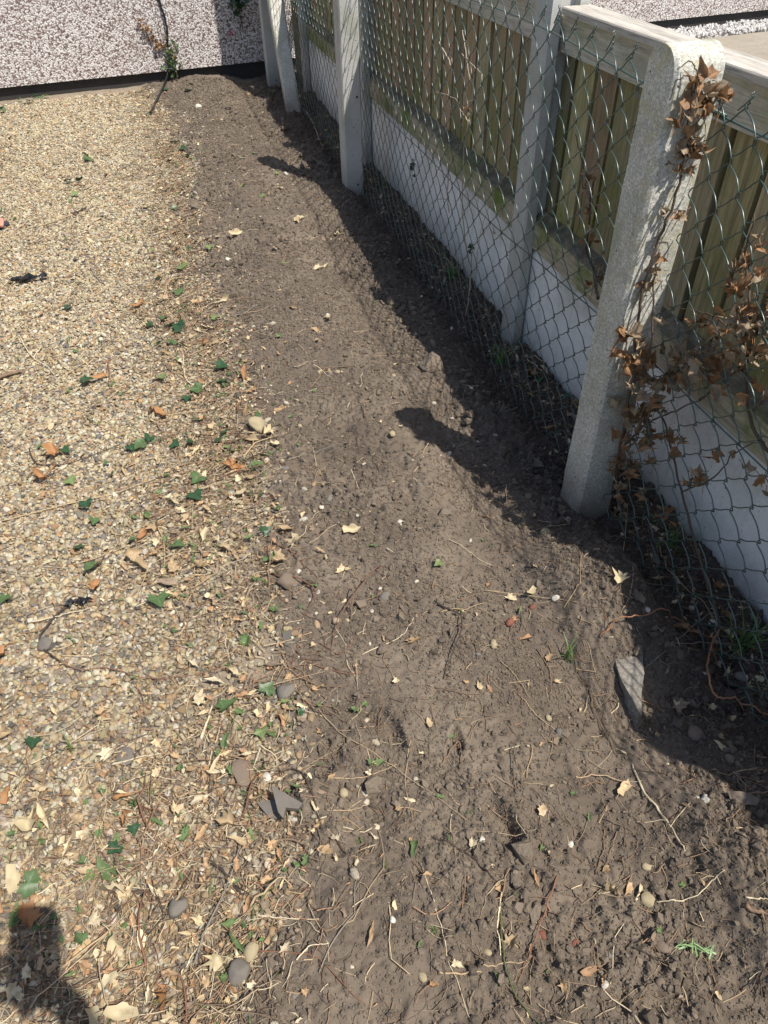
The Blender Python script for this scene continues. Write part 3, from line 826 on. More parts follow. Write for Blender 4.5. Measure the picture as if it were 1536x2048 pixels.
# ------------------------------------------------------------------ chain-link posts
def rough_post(x0, x1, y0, y1, z1, round_axis=None, taper=.0, seed=1, step=.02, amp=.0012):
    """chamfered, slightly irregular cast post; round top as a half cylinder along X"""
    hy = (y1 - y0) / 2; cy = (y0 + y1) / 2; cx = (x0 + x1) / 2; hx = (x1 - x0) / 2
    zs = list(np.arange(-.25, z1 - (hy if round_axis else 0), step))
    V = []; F = []; ring = []
    c = .006
    base = []
    for a_, b_ in ((-hx + c, -hy), (0, -hy), (hx - c, -hy), (hx, -hy + c), (hx, 0), (hx, hy - c), (hx - c, hy), (0, hy), (-hx + c, hy), (-hx, hy - c), (-hx, 0), (-hx, -hy + c)):
        base.append((a_, b_))
    k = len(base)
    levels = [(z, 1.0) for z in zs]
    if round_axis:
        zb = z1 - hy * .85
        for q in np.linspace(0, 1, 9): levels.append((zb + hy * .85 * math.sin(q * math.pi / 2), max(.03, math.cos(q * math.pi / 2))))
    else:
        levels += [(z1 - .006, 1.0), (z1, .86)]
    r = np.random.RandomState(seed)
    for z, f in levels:
        tp = 1 - taper * max(z, 0)
        for (a_, b_) in base:
            xx = a_ * tp * (1 if round_axis else f); yy = b_ * f * tp
            nn = float(fbm(np.array(a_ * 40 + z * 25), np.array(b_ * 40 + z * 8), 1.0, seed, 2))
            V.append((cx + xx * (1 + amp / hx * nn), cy + yy * (1 + amp / hy * nn), z))
    nl = len(levels)
    for i in range(nl - 1):
        for j in range(k): F.append((i * k + j, i * k + (j + 1) % k, (i + 1) * k + (j + 1) % k, (i + 1) * k + j))
    F.append(tuple(range((nl - 1) * k, nl * k)))
    mb = MB(); mb.add(V, F); return mb
def bolt_holes(p, pts_, mat):
    for (x, y, z) in pts_:
        mb = MB(); mb.tube([(x, y + .004, z), (x, y - .0015, z)], .005, 8); child_w(mb, 'bolt', mat, p)
t1 = empty('chain_link_post', (.865, 1.21, 0))
tag(t1, 'large weathered round-topped concrete post hung with dead ivy', 'concrete post', 'concrete posts of the chain-link fence')
child_w(rough_post(.818, .914, 1.168, 1.262, 1.005, True, .02, 3), 'shaft', M['conc_old'], t1)
t2 = empty('chain_link_post', (.857, 3.66, 0))
tag(t2, 'middle smooth grey concrete post with two bolt holes', 'concrete post', 'concrete posts of the chain-link fence')
child_w(rough_post(.810, .898, 3.595, 3.70, 1.06, True, .0, 5, amp=.0004), 'shaft', M['conc_new'], t2)
bolt_holes(t2, [(.878, 3.595, .41), (.868, 3.595, .03), (.87, 3.595, .9)], M['black'])
t3 = empty('chain_link_post', (.84, 5.96, 0))
tag(t3, 'farthest upright concrete post beside the pebbledash wall', 'concrete post', 'concrete posts of the chain-link fence')
child_w(rough_post(.790, .876, 5.86, 5.95, 1.06, True, .0, 7, amp=.0005), 'shaft', M['conc_new'], t3)
bolt_holes(t3, [(.845, 5.86, .47), (.845, 5.86, .03)], M['black'])
t4 = empty('brace_post', (.84, 5.2, 0))
tag(t4, 'mossy edged concrete brace leaning up against the farthest post', 'brace')
mbb = rough_post(-.045, .045, -.04, .04, 1.15, None, 0, 9, amp=.001)
Vb = mbb.V[0]; ang = math.atan2(.60, .93)
Rb = np.array([[1, 0, 0], [0, math.cos(ang), math.sin(ang)], [0, -math.sin(ang), math.cos(ang)]])
mbb.V[0] = (Vb @ Rb.T) + np.array([.846, 5.235, 0.0]); child_w(mbb, 'shaft', M['conc_old'], t4)

# ------------------------------------------------------------------ chain-link mesh
def mesh_x(y, z, y0, y1, amp):
    u = (y - y0) / (y1 - y0)
    s = math.sin(math.pi * min(max(u, 0), 1))
    return .898 + amp * s * math.sin(math.pi * min(max(z / .93, 0), 1)) * -.6 + .010 * float(fbm(np.array(y * 1.0), np.array(z), .4, 61, 2)) * s + (-.020 * (1 - min(z / .25, 1)) if z < .25 else 0)
def chain(y0, y1, ztop, sagf, label, amp, seed, damage=None):
    t = empty('chain_link_mesh', (.9, (y0 + y1) / 2, 0)); tag(t, label, 'wire fence', 'chain-link mesh between concrete posts')
    r = random.Random(seed); w_ = .0405; P_ = .0810; rad = .00132
    mb = MB(); ends = mb
    ni = int((y1 - y0) / w_)
    w_ = (y1 - y0) / ni
    zb = -.03
    for i in range(ni):
        ya = y0 + i * w_
        zt = ztop(ya + w_ / 2) + .030
        K = int((zt - zb) / (P_ / 2)); pth = []
        off = r.uniform(-.002, .002)
        for k in range(K + 1):
            side = (k + i) % 2
            z = zt - k * P_ / 2 + off
            yb = ya + side * w_
            ex = .0028 * (1 if side else -1)
            # bend: the wire passes from the front strand to the back strand round the neighbour's bend
            dx = 1 if side else -1
            if k > 0: pth.append((yb + ex * .2, z + .0058, dx * .0022))
            pth.append((yb + ex, z, 0))
            if k < K: pth.append((yb + ex * .2, z - .0058, -dx * .0022))
            if k < K:
                y2 = ya + (1 - side) * w_
                for f in (.2, .4, .6, .8):
                    sg = math.sin(math.pi * f) * .0052 if y2 < yb else .0
                    s2 = math.sin(2 * math.pi * f) * .0022 if y2 > yb else .0
                    pth.append((yb + (y2 - yb) * f - sg, z - .0058 - f * (P_ / 2 - .0116) + sg * .6 + s2, -dx * .0022))
        P3 = []
        for (yy, zz, dx) in pth:
            wob = .0018 * math.sin(yy * 41 + zz * 33 + seed)
            P3.append((mesh_x(yy, zz, y0, y1, amp) + dx, yy + wob * (1 if 0 < yy < y1 else 0), zz + wob * .7))
        mb.tube(P3, rad, 5)
        # twisted barb at the top of the picket
        if i % 2 == 0:
            x0_, yy, zz = P3[0]; L = r.uniform(.016, .026)
            d = np.array([r.uniform(-.006, .004), r.uniform(-.012, .004), 1.0]) ; lean = r.uniform(-.5, .3)
            tw = []
            for q in np.linspace(0, 1, 9):
                tw.append((x0_ + .0022 * math.sin(q * 14), yy + lean * L * q + .0022 * math.cos(q * 14), zz + L * q))
            ends.tube(tw, rad * .9, 5)
            tw = [(x0_, yy + w_ * .5, zz - .012), (x0_ - .002, yy + lean * L * .5, zz + L * .35), (x0_ + .001, yy + lean * L - .006, zz + L * .85)]
            ends.tube(smooth_path(tw, 6), rad * .9, 5)
    child_w(mb, 'mesh_wire', M['wire'], t, True)
    # straining wires
    mb = MB()
    yy = np.linspace(y0 - .01, y1 + .01, 40)
    mb.tube([(mesh_x(a, ztop(a), y0, y1, amp) + .003, a, ztop(a) - .002) for a in yy], .0019, 6)
    child_w(mb, 'line_wire', M['wire'], t, True)
    mb = MB(); mb.tube([(mesh_x(a, .44, y0, y1, amp) + .004, a, .44 + .006 * math.sin(a * 3)) for a in yy], .0015, 6)
    child_w(mb, 'line_wire', M['wire'], t, True)
    # wrapped ends of the top wire
    for ye, sgn in ((y0, 1), (y1, -1)):
        mb = MB(); q = np.linspace(0, 1, 60)
        ce = mesh_x(ye, ztop(ye), y0, y1, amp) + .003
        mb.tube(np.stack([ce + .0042 * np.sin(q * 38), ye + sgn * (.004 + .032 * q), ztop(ye) - .002 + .0042 * np.cos(q * 38)], 1), .0016, 5)
        child_w(mb, 'wire_wrap', M['wire'], t, True)
    return t
chain(-1.30, 1.160, lambda y: .912 - .02 * math.sin(math.pi * (y + 1.3) / 2.46), 0,
      'green chain-link mesh nearest the camera, right of the round-topped post', .05, 3)
chain(1.272, 3.588, lambda y: .905 + .030 * math.sin(math.pi * min(1, (y - 1.27) / 1.6)) - .02 * max(0, y - 2.6), 0,
      'green chain-link mesh between the round-topped post and the middle post', .06, 5)
chain(3.708, 5.853, lambda y: .91, 0, 'green chain-link mesh between the middle post and the farthest post', .04, 8)

# ------------------------------------------------------------------ vines
def poly(mb, P, r0, r1, k=6, n=None, jit=.0):
    P = smooth_path(P, n or max(8, len(P) * 5))
    if jit: P = P + np.array([[rnd.gauss(0, jit) for _ in range(3)] for _ in range(len(P))])
    mb.tube(P, np.linspace(r0, r1, len(P)), k)
    return P
def add_leaf(mb, kind, pos, s, r=None, flatz=1.0):
    V, F, _ = TPL[kind][rnd.randrange(6)]
    rot = r if r is not None else rotm(rnd.uniform(-1.6, 1.6), rnd.uniform(-1.6, 1.6), rnd.uniform(0, 6.3))
    mb.add((V * (s, s, s * flatz)) @ rot.T + np.asarray(pos), F)
def vine(name, label, cat, stems, clusters, dens=1.0, mat='dead', mat2='dead_pale', smin=.012, smax=.026, sm='bark'):
    P0 = stems[0][0][0]
    t = empty(name, tuple(P0)); tag(t, label, cat)
    mb = MB()
    for P, r0, r1 in stems: poly(mb, P, r0, r1, 6, None, .0012)
    child_w(mb, 'stem', M[sm], t, True)
    A = MB(); B = MB(); twg = MB()
    for (c, rad, n) in clusters:
        n = max(2, int(n * dens * .95))
        for _ in range(n):
            p = np.asarray(c) + np.array([rnd.gauss(0, 1) * rad[0], rnd.gauss(0, 1) * rad[1], rnd.gauss(0, 1) * rad[2]])
            add_leaf(A if rnd.random() < .6 else B, rnd.choice(['lobed', 'ragged', 'ragged', 'ivy', 'oval']), p, rnd.uniform(smin, smax) * .88, None, 2.0)
            if rnd.random() < .55:
                q = p + np.array([rnd.gauss(0, .012), rnd.gauss(0, .012), rnd.uniform(-.05, .03)])
                poly(A, [p, (p + q) / 2 + .005, q], .0011, .0006, 4, 5)
    if A.n: child_w(A, 'foliage', M[mat], t, True)
    if B.n: child_w(B, 'foliage', M[mat2], t, True)
    return t
py = lambda a, b, Y=1.150: on_y(a, b, Y)
st = [([py(1225, 985, 1.15), py(1240, 900, 1.14), py(1262, 780, 1.13), py(1275, 650, 1.145), py(1290, 560, 1.15), py(1330, 450, 1.155), py(1362, 350, 1.155), py(1378, 240, 1.155), py(1385, 165, 1.155)], .0042, .0016),
      ([py(1262, 780, 1.13), py(1300, 700, 1.12), py(1305, 600, 1.14), py(1318, 500, 1.15)], .0028, .0012),
      ([py(1240, 900, 1.14), py(1290, 850, 1.10), py(1330, 830, 1.08), py(1400, 800, 1.0)], .0028, .0014),
      ([py(1385, 165, 1.155), py(1372, 150, 1.15), py(1352, 165, 1.155), py(1340, 200, 1.16)], .0013, .0008),
      ([py(1385, 185, 1.155), py(1395, 150, 1.14), py(1380, 122, 1.15), py(1355, 140, 1.15)], .0013, .0008)]
cl = [(py(1405, 175, 1.15), (.010, .01, .012), 8), (py(1420, 205, 1.14), (.010, .014, .016), 11), (py(1385, 240, 1.15), (.010, .01, .016), 9),
      (py(1393, 300, 1.15), (.012, .012, .014), 10), (py(1362, 335, 1.155), (.008, .008, .012), 5), (py(1340, 425, 1.155), (.01, .008, .010), 4),
      (py(1300, 560, 1.155), (.010, .008, .014), 6), (py(1280, 668, 1.14), (.016, .014, .016), 10), (py(1272, 730, 1.13), (.020, .02, .022), 18), (py(1300, 770, 1.12), (.026, .024, .022), 20),
      (py(1285, 830, 1.12), (.022, .022, .022), 18), (py(1262, 880, 1.12), (.018, .02, .022), 14), (py(1245, 930, 1.13), (.018, .02, .018), 12),
      (py(1238, 975, 1.12), (.016, .02, .012), 9)]
vine('dead_ivy', 'withered brown ivy climbing the large round-topped post', 'dead ivy', st, cl, 1.0)
px_ = lambda a, b, X=.90: on_x(a, b, X)
st = [([px_(1536, 905, .93), px_(1500, 840, .92), px_(1490, 700, .90), px_(1500, 600, .89), px_(1490, 520, .89), px_(1510, 430, .89)], .0035, .0012),
      ([px_(1400, 800, .93), px_(1450, 760, .92), px_(1500, 720, .91), px_(1560, 640, .90)], .0026, .0012),
      ([px_(1490, 700, .90), px_(1440, 640, .9), px_(1380, 620, .9), px_(1330, 610, .9)], .0015, .0008),
      ([px_(1440, 1250, .93), px_(1400, 1120, .93), px_(1362, 980, .92), px_(1330, 850, .93), px_(1300, 800, .95)], .0030, .0018),
      ([px_(1362, 985, .92), px_(1420, 960, .92), px_(1480, 900, .92), px_(1530, 880, .92)], .0018, .0010)]
cl = [(px_(1490, 580, .895), (.008, .03, .03), 22), (px_(1510, 640, .895), (.008, .03, .02), 14), (px_(1395, 650, .90), (.006, .02, .01), 5), (px_(1380, 715, .90), (.008, .02, .014), 8),
      (px_(1450, 690, .90), (.008, .03, .014), 9), (px_(1420, 740, .91), (.012, .03, .016), 20), (px_(1350, 730, .92), (.012, .03, .016), 12), (px_(1470, 720, .90), (.008, .02, .012), 6),
      (px_(1525, 780, .90), (.008, .02, .02), 8), (px_(1530, 700, .90), (.008, .02, .02), 8), (px_(1510, 490, .90), (.006, .012, .012), 3),
      (px_(1345, 900, .92), (.01, .02, .02), 7), (px_(1390, 960, .92), (.008, .02, .02), 6), (px_(1490, 940, .92), (.008, .03, .014), 6), (px_(1310, 870, .94), (.014, .02, .02), 10), (px_(1330, 1035, .93), (.01, .02, .01), 5)]
vine('dead_ivy', 'withered brown ivy tangled through the nearest chain-link mesh', 'dead ivy', st, cl, 1.0, 'dead', 'dead_pale', .013, .024)
# vine behind the mesh against the timber panel, left of the big post
bx = lambda a, b, X=1.0: on_x(a, b, X)
st = [([bx(1195, 600), bx(1188, 545), bx(1172, 500), bx(1178, 450), bx(1180, 400), bx(1190, 355)], .004, .002), ([bx(1188, 545), bx(1205, 580), bx(1200, 610)], .002, .001),
      ([bx(1150, 270), bx(1165, 330), bx(1162, 420), bx(1150, 480)], .0014, .0008)]
cl = [(bx(1185, 440), (.006, .015, .016), 5), (bx(1178, 365), (.006, .012, .02), 5), (bx(1190, 560), (.008, .015, .015), 6), (bx(1175, 480), (.004, .008, .02), 3)]
vine('dead_ivy', 'small dead ivy shoot behind the mesh, left of the round-topped post', 'dead ivy', st, cl, 1.0)
# pale climbing stems through the middle mesh
st = [([bx(930, 640, .93), bx(940, 560, .92), bx(925, 430, .91), bx(928, 310, .91), bx(935, 240, .90)], .0026, .0014),
      ([bx(897, 425, .885), bx(895, 380, .88), bx(900, 330, .88), bx(918, 300, .885), bx(940, 240, .89), bx(965, 150, .895)], .0021, .0010),
      ([bx(896, 397, .88), bx(872, 400, .875), bx(858, 410, .87)], .0015, .0008),
      ([bx(878, 85, .9), bx(890, 105, .9), bx(903, 130, .9)], .0022, .0016), ([bx(925, 60, .9), bx(932, 110, .9), bx(938, 150, .9), bx(942, 160, .9)], .0017, .0012),
      ([bx(925, 108, .9), bx(945, 130, .9), bx(966, 150, .9)], .0014, .001), ([bx(872, 184, .9), bx(895, 190, .9), bx(920, 205, .9)], .0013, .0009),
      ([bx(930, 208, .9), bx(950, 195, .9), bx(960, 170, .9)], .0015, .001), ([bx(935, 240, .9), bx(918, 215, .9)], .0018, .001),
      ([bx(950, 560, .94), bx(960, 470, .94), bx(990, 380, .95), bx(1020, 340, .95)], .0012, .0008)]
cl = [(bx(930, 225, .9), (.004, .014, .012), 4), (bx(980, 460, .94), (.004, .012, .016), 3)]
vine('bare_climber', 'bare pale climbing stems woven through the middle chain-link mesh', 'climber', st, cl, 1, 'dead', 'dead_pale', .006, .011, 'pale_twig')
# green sprigs on the gravel board behind the middle mesh
for lb, a, b, n_, s_ in (('small dark green ivy sprig against the gravel board behind middle mesh', 825, 330, 9, .012), ('tiny green sprout at the joint of gravel board and soil', 945, 500, 7, .010)):
    c0 = on_x(a, b, 1.015); t = empty('ivy_sprig', tuple(c0 - np.array([0, 0, .05]))); tag(t, lb, 'ivy')
    A = MB(); S_ = MB()
    for _ in range(n_): add_leaf(A, 'ivy', c0 + np.array([rnd.uniform(-.012, .008), rnd.gauss(0, .014), rnd.gauss(0, .02)]), rnd.uniform(.7, 1.2) * s_)
    poly(S_, [c0 + (0, 0, -.09), c0 + (0, .004, -.03), c0 + (0, 0, .03)], .0014, .0008)
    child_w(A, 'foliage', M['ivy_dark'], t, True); child_w(S_, 'stem', M['bark'], t, True)

# weed plant and cane against the house wall
def wallp(a, b, off=-.05):
    d = ray(a, b); t = (6.15 + off) / (d[1] - .12 * d[0]); return np.array([0, 0, HCAM]) + t * d
t = empty('dead_cane', tuple(ground(300, 228))); tag(t, 'thin black cane leaning from gravel against the pebbledash wall', 'plant stem')
mb = MB(); gA = ground(299, 230)
poly(mb, [gA, gA * .5 + wallp(333, 160, -.05) * .5, wallp(334, 150, -.05), wallp(334, 60, -.045), wallp(318, 0, -.04), wallp(314, -20, -.04)], .0085, .0060, 6, 40, .0012)
child_w(mb, 'stem', M['black'], t, True)
mb = MB(); poly(mb, [wallp(333, 100), wallp(318, 50), wallp(305, -5)], .0022, .0012, 5)
child_w(mb, 'side_shoot', M['bark'], t, True)
t = empty('wall_creeper', tuple(wallp(345, 160, -.05))); tag(t, 'withered creeper with orange leaves growing on the pebbledash wall', 'creeper')
mb = MB(); poly(mb, [wallp(345, 165, -.05), wallp(348, 130, -.04), wallp(325, 100, -.04), wallp(300, 75, -.04), wallp(280, 48, -.04)], .003, .0012)
poly(mb, [wallp(355, 165, -.05), wallp(352, 135, -.04), wallp(342, 95, -.04)], .003, .0015)
child_w(mb, 'stem', M['bark'], t, True)
A = MB(); B = MB()
for i in range(46):
    f = rnd.random(); a = 345 - 66 * f; b = 115 - 68 * f
    add_leaf(A, 'lobed', wallp(a + rnd.gauss(0, 4), b + rnd.gauss(0, 5), -.06 + rnd.uniform(0, .03)), rnd.uniform(.012, .022))
for i in range(60):
    add_leaf(B, 'ivy', wallp(345 + rnd.gauss(0, 8), 120 + rnd.gauss(0, 18), -.07 + rnd.uniform(0, .04)), rnd.uniform(.012, .022))
child_w(A, 'dead_leaves', M['dead'], t, True); child_w(B, 'green_leaves', M['ivy'], t, True)
t = empty('ivy_patch', tuple(wallp(470, 20, -.04))); tag(t, 'dark ivy patch high on the wall beside the farthest post', 'ivy')
A = MB(); S_ = MB(); poly(S_, [wallp(486, 60), wallp(478, 20), wallp(470, -20)], .004, .002)
for i in range(60): add_leaf(A, 'ivy', wallp(474 + rnd.gauss(0, 11), 2 + rnd.gauss(0, 14), -.07 + rnd.uniform(0, .04)), rnd.uniform(.014, .028))
child_w(A, 'foliage', M['ivy_dark'], t, True); child_w(S_, 'stem', M['bark'], t, True)
c0 = wallp(461, 66, -.034); mb = MB(); V, F, _ = TPL['oval'][1]
mb.add((V * .018) @ rotm(1.4, .3, .2).T + c0, F)
tag(mb.build('pink_petal', M['pink'], None, True), 'single pink petal stuck to the pebbledash wall', 'petal')

# ------------------------------------------------------------------ individual litter with labels
ITEMS = []
ORD = ['lowest', 'second', 'third', 'fourth', 'fifth', 'sixth', 'seventh', 'eighth', 'ninth', 'tenth', 'eleventh', 'twelfth', 'thirteenth', 'fourteenth', 'fifteenth', 'sixteenth',
       'seventeenth', 'eighteenth', 'nineteenth', 'twentieth']
def place(x, y):
    e = x - float(edge_x(np.array(y)))
    if y > 5.0: zone = 'near the wall'
    elif y > 3.0: zone = 'by the middle post'
    elif y > 1.75: zone = 'beyond the big post'
    elif y > 1.0: zone = 'across from the big post'
    elif y > .62: zone = 'in the foreground'
    else: zone = 'at the photo bottom'
    if x > .70: s_ = 'in fence shade'
    elif e > .09: s_ = 'on bare soil'
    elif e > -.14: s_ = 'on the soil edge'
    else: s_ = 'on the gravel'
    return s_ + ' ' + zone
def item(o, adj, noun, cat, group, xy, py_=None):
    ITEMS.append([o, adj + ' ' + noun, cat, group, place(*xy), xy[1]])
def finish_labels():
    from collections import defaultdict
    D = defaultdict(list)
    for it in ITEMS: D[it[1] + ' ' + it[4]].append(it)
    for k, L in D.items():
        L.sort(key=lambda i: i[5])
        for n_, it in enumerate(L):
            lab = k if len(L) == 1 else k + ', ' + (ORD[n_] if n_ < len(ORD) else 'farthest') + (' one up' if n_ else ' one')
            tag(it[0], lab, it[2], it[3])
def put_leaf(a, b, size, kind, mat, adj, noun, lift=.004, tilt=.25, ang=None, zs=1.0):
    p = ground(a, b); dist = np.linalg.norm(p - np.array([0, 0, HCAM]))
    s = size * dist / FPX * .62
    o = bpy.data.objects.new({'ivy': 'ivy_leaf'}.get(kind, 'dry_leaf') if 'ivy' in mat else 'dry_leaf', leaf_mesh(kind, rnd.randrange(6), mat))
    C.objects.link(o); o.location = (p[0], p[1], p[2] + lift + .003)
    o.rotation_euler = (rnd.gauss(0, tilt), rnd.gauss(0, tilt), ang if ang is not None else rnd.uniform(0, 6.3)); o.scale = (s, s * rnd.uniform(.9, 1.15), s * zs)
    item(o, adj, noun, 'leaf', 'fresh ivy leaves on the ground' if 'ivy' in mat else 'dry leaves on the ground', (p[0], p[1]))
    return o
IV = [(318, 1203, 48, 0), (452, 1420, 46, 0), (398, 962, 40, 0), (392, 995, 38, 1), (175, 1012, 32, 1), (190, 1140, 44, 0), (143, 965, 28, 2), (190, 1045, 24, 0), (62, 1770, 48, 0),
      (235, 1700, 34, 1), (18, 1203, 36, 0), (70, 1487, 30, 1), (170, 767, 36, 1), (320, 762, 30, 2), (398, 782, 30, 0), (375, 800, 24, 1), (440, 738, 30, 1), (140, 617, 26, 1),
      (363, 660, 34, 1), (340, 655, 26, 1), (345, 690, 24, 0), (320, 692, 22, 0), (366, 540, 28, 2), (360, 590, 24, 0), (355, 568, 22, 1), (320, 562, 22, 0), (420, 498, 20, 2),
      (430, 533, 16, 2), (172, 317, 26, 0), (175, 322, 20, 0), (137, 365, 18, 0), (160, 362, 16, 1), (150, 392, 16, 2), (485, 375, 20, 2), (365, 300, 18, 1), (372, 315, 20, 0), (355, 288, 18, 1),
      (332, 385, 16, 1), (350, 420, 14, 0), (207, 437, 18, 0), (303, 420, 14, 0), (285, 895, 34, 0), (262, 900, 24, 1), (350, 893, 26, 1), (385, 890, 26, 1), (312, 1010, 0, 0), (355, 1095, 32, 0),
      (385, 1095, 22, 2), (535, 1385, 38, 0), (605, 1428, 18, 1), (525, 1468, 34, 2), (165, 1885, 30, 0), (530, 1068, 30, 1), (555, 1022, 18, 0), (512, 940, 20, 0), (515, 835, 22, 0),
      (878, 1132, 22, 2), (383, 168, 14, 0), (375, 180, 18, 1), (330, 182, 16, 1), (75, 200, 15, 0), (60, 205, 14, 1), (85, 198, 14, 0), (70, 194, 13, 1), (50, 208, 12, 0), (92, 194, 12, 2), (8, 225, 14, 0), (3, 219, 12, 1), (300, 228, 14, 0), (60, 265, 12, 2),
      (270, 1660, 26, 1), (590, 1160, 0, 1), (185, 1755, 28, 2), (545, 190, 14, 2), (1215, 905, 0, 1), (270, 1085, 22, 0), (300, 880, 26, 1), (395, 845, 24, 0), (450, 870, 22, 1), (330, 640, 24, 0),
      (430, 640, 16, 2), (555, 350, 10, 2), (270, 590, 0, 0), (225, 955, 18, 1), (215, 930, 16, 0), (130, 905, 26, 1), (455, 900, 20, 2), (440, 885, 22, 1), (370, 615, 18, 0), (300, 655, 20, 1), (305, 505, 12, 2),
      (380, 500, 14, 1), (160, 1100, 24, 1), (345, 1250, 0, 1), (450, 765, 24, 1), (1130, 800, 26, 1), (1080, 770, 24, 1), (1010, 770, 22, 1), (1180, 895, 22, 0), (930, 555, 20, 1), (840, 500, 16, 1)]
NM = [('ivy', 'glossy green'), ('ivy_dark', 'dark green'), ('ivy_pale', 'pale yellow-green')]
for a, b, s_, k in IV:
    if s_: put_leaf(a, b, s_ * .86, 'ivy', NM[k][0], NM[k][1], 'ivy leaf', .006, .3)
DR = [(705, 1058, 36, 'oval', 'dry_pale'), (575, 1062, 28, 'ragged', 'dry'), (593, 1092, 42, 'lobed', 'dry_pale'), (560, 1125, 38, 'ragged', 'dry'), (536, 870, 34, 'ragged', 'dry_pale'), (553, 895, 22, 'oval', 'dry_pale'),
      (110, 912, 42, 'ragged', 'dry_or'), (92, 962, 42, 'lobed', 'dry_or'), (270, 1115, 46, 'lobed', 'dry'), (283, 1137, 36, 'oval', 'dry'), (348, 1140, 34, 'ragged', 'dry'), (402, 1140, 32, 'ragged', 'dry'),
      (375, 1040, 26, 'ragged', 'dry'), (312, 1062, 34, 'ragged', 'dry'), (290, 1068, 28, 'oval', 'dry_or'), (482, 990, 26, 'oval', 'dry_pale'), (460, 935, 28, 'ragged', 'dry_or'), (472, 940, 26, 'oval', 'dry_or'),
      (505, 885, 30, 'ragged', 'dry'), (530, 960, 24, 'oval', 'dry_pale'), (450, 1100, 28, 'ragged', 'dry'), (435, 1085, 30, 'strip', 'dry_pale'), (190, 1178, 28, 'lobed', 'dry_or'), (60, 1650, 60, 'lobed', 'dry_pale'),
      (95, 1640, 60, 'strip', 'dry_pale'), (160, 1640, 32, 'ragged', 'dry'), (255, 1600, 36, 'strip', 'dry_or'), (228, 1795, 56, 'strip', 'dry_pale'), (235, 1890, 62, 'oval', 'dry_pale'), (435, 1925, 52, 'ragged', 'dry_pale'),
      (225, 1965, 44, 'oval', 'dry_pale'), (250, 2028, 58, 'oval', 'dry_pale'), (190, 2045, 40, 'oval', 'dry_pale'), (460, 1650, 38, 'ragged', 'dry'), (260, 1645, 44, 'strip', 'dry_or'), (375, 1800, 50, 'strip', 'dry'),
      (340, 1995, 40, 'lobed', 'dry_or'), (185, 1745, 30, 'ragged', 'dry'), (30, 1765, 40, 'oval', 'dry_pale'), (195, 1772, 30, 'ragged', 'dry'), (747, 1428, 40, 'oval', 'dry_grey'), (1062, 1190, 28, 'ragged', 'dry_pale'),
      (1217, 1792, 32, 'ragged', 'dry'), (1025, 1885, 30, 'ragged', 'dry'), (1480, 1600, 40, 'oval', 'dry_grey'), (1240, 1162, 34, 'lobed', 'dry_pale'), (1280, 1190, 30, 'lobed', 'dry_grey'), (1238, 1030, 36, 'lobed', 'dry'),
      (1335, 1025, 28, 'oval', 'dead'), (1075, 935, 28, 'ragged', 'dry_grey'), (635, 540, 18, 'oval', 'dry_pale'), (473, 470, 24, 'oval', 'dry_pale'), (600, 441, 18, 'oval', 'dry_pale'), (655, 640, 22, 'oval', 'dry_pale'),
      (447, 605, 28, 'strip', 'dry_pale'), (634, 680, 18, 'oval', 'dry'), (598, 445, 14, 'ragged', 'dry'), (560, 380, 12, 'oval', 'dry_pale'), (950, 688, 18, 'ragged', 'dry_grey'), (722, 600, 0, 'oval', 'dry'), (300, 832, 30, 'strip', 'dry_or'),
      (320, 830, 30, 'ragged', 'dry_or'), (490, 755, 32, 'strip', 'dry_or'), (410, 690, 24, 'oval', 'dry_or'), (275, 615, 26, 'ragged', 'dry_or'), (232, 605, 18, 'oval', 'dry_or'), (430, 692, 22, 'oval', 'dry'),
      (475, 940, 20, 'oval', 'dry_or'), (330, 600, 20, 'ragged', 'dry'), (205, 757, 22, 'oval', 'dry_or'), (1260, 1195, 0, 'oval', 'dry'), (1445, 1190, 40, 'strip', 'dead'), (1450, 1240, 34, 'lobed', 'dead'), (1370, 1270, 40, 'strip', 'dead'),
      (1310, 1125, 24, 'ragged', 'dry_grey'), (1070, 745, 26, 'ragged', 'dead'), (1140, 840, 26, 'ragged', 'dead_pale'), (960, 660, 26, 'ragged', 'dead_pale'), (1100, 860, 26, 'lobed', 'dead'), (1050, 700, 22, 'ragged', 'dry_grey'),
      (980, 720, 18, 'lobed', 'dry_grey'), (870, 560, 16, 'ragged', 'dry_grey'), (775, 485, 16, 'oval', 'dry_grey'), (1120, 1030, 30, 'ragged', 'dry_grey'), (1200, 1030, 30, 'lobed', 'dead'), (865, 560, 12, 'ragged', 'dry_pale'),
      (1050, 760, 22, 'lobed', 'dry_grey'), (1385, 1420, 30, 'ragged', 'dry_grey'), (1430, 1310, 34, 'strip', 'dead'), (1150, 820, 22, 'ragged', 'dead'), (1110, 915, 16, 'ragged', 'dry_pale'), (55, 1840, 40, 'ragged', 'dry_or'),
      (10, 1310, 40, 'strip', 'dry_or'), (12, 1470, 34, 'ragged', 'dry'), (20, 1590, 30, 'ragged', 'dry_or'), (420, 1020, 24, 'ragged', 'dry'), (350, 1010, 22, 'ragged', 'dry_pale'), (540, 1055, 22, 'oval', 'dry'), (500, 960, 26, 'ragged', 'dry'),
      (520, 1000, 22, 'ragged', 'dry'), (475, 1115, 26, 'strip', 'dry'), (410, 1075, 24, 'oval', 'dry_pale'), (365, 1080, 22, 'ragged', 'dry'), (640, 1105, 20, 'strip', 'dry'), (545, 1150, 18, 'oval', 'dry_pale'),
      (550, 505, 10, 'oval', 'dry'), (500, 1395, 22, 'strip', 'dry_pale'), (470, 1350, 34, 'strip', 'dry_pale'), (600, 1395, 24, 'ragged', 'dry_grey'), (1195, 1110, 20, 'strip', 'dry_grey'), (1490, 1270, 30, 'lobed', 'dead'), (1345, 1340, 0, 'ragged', 'dead')]
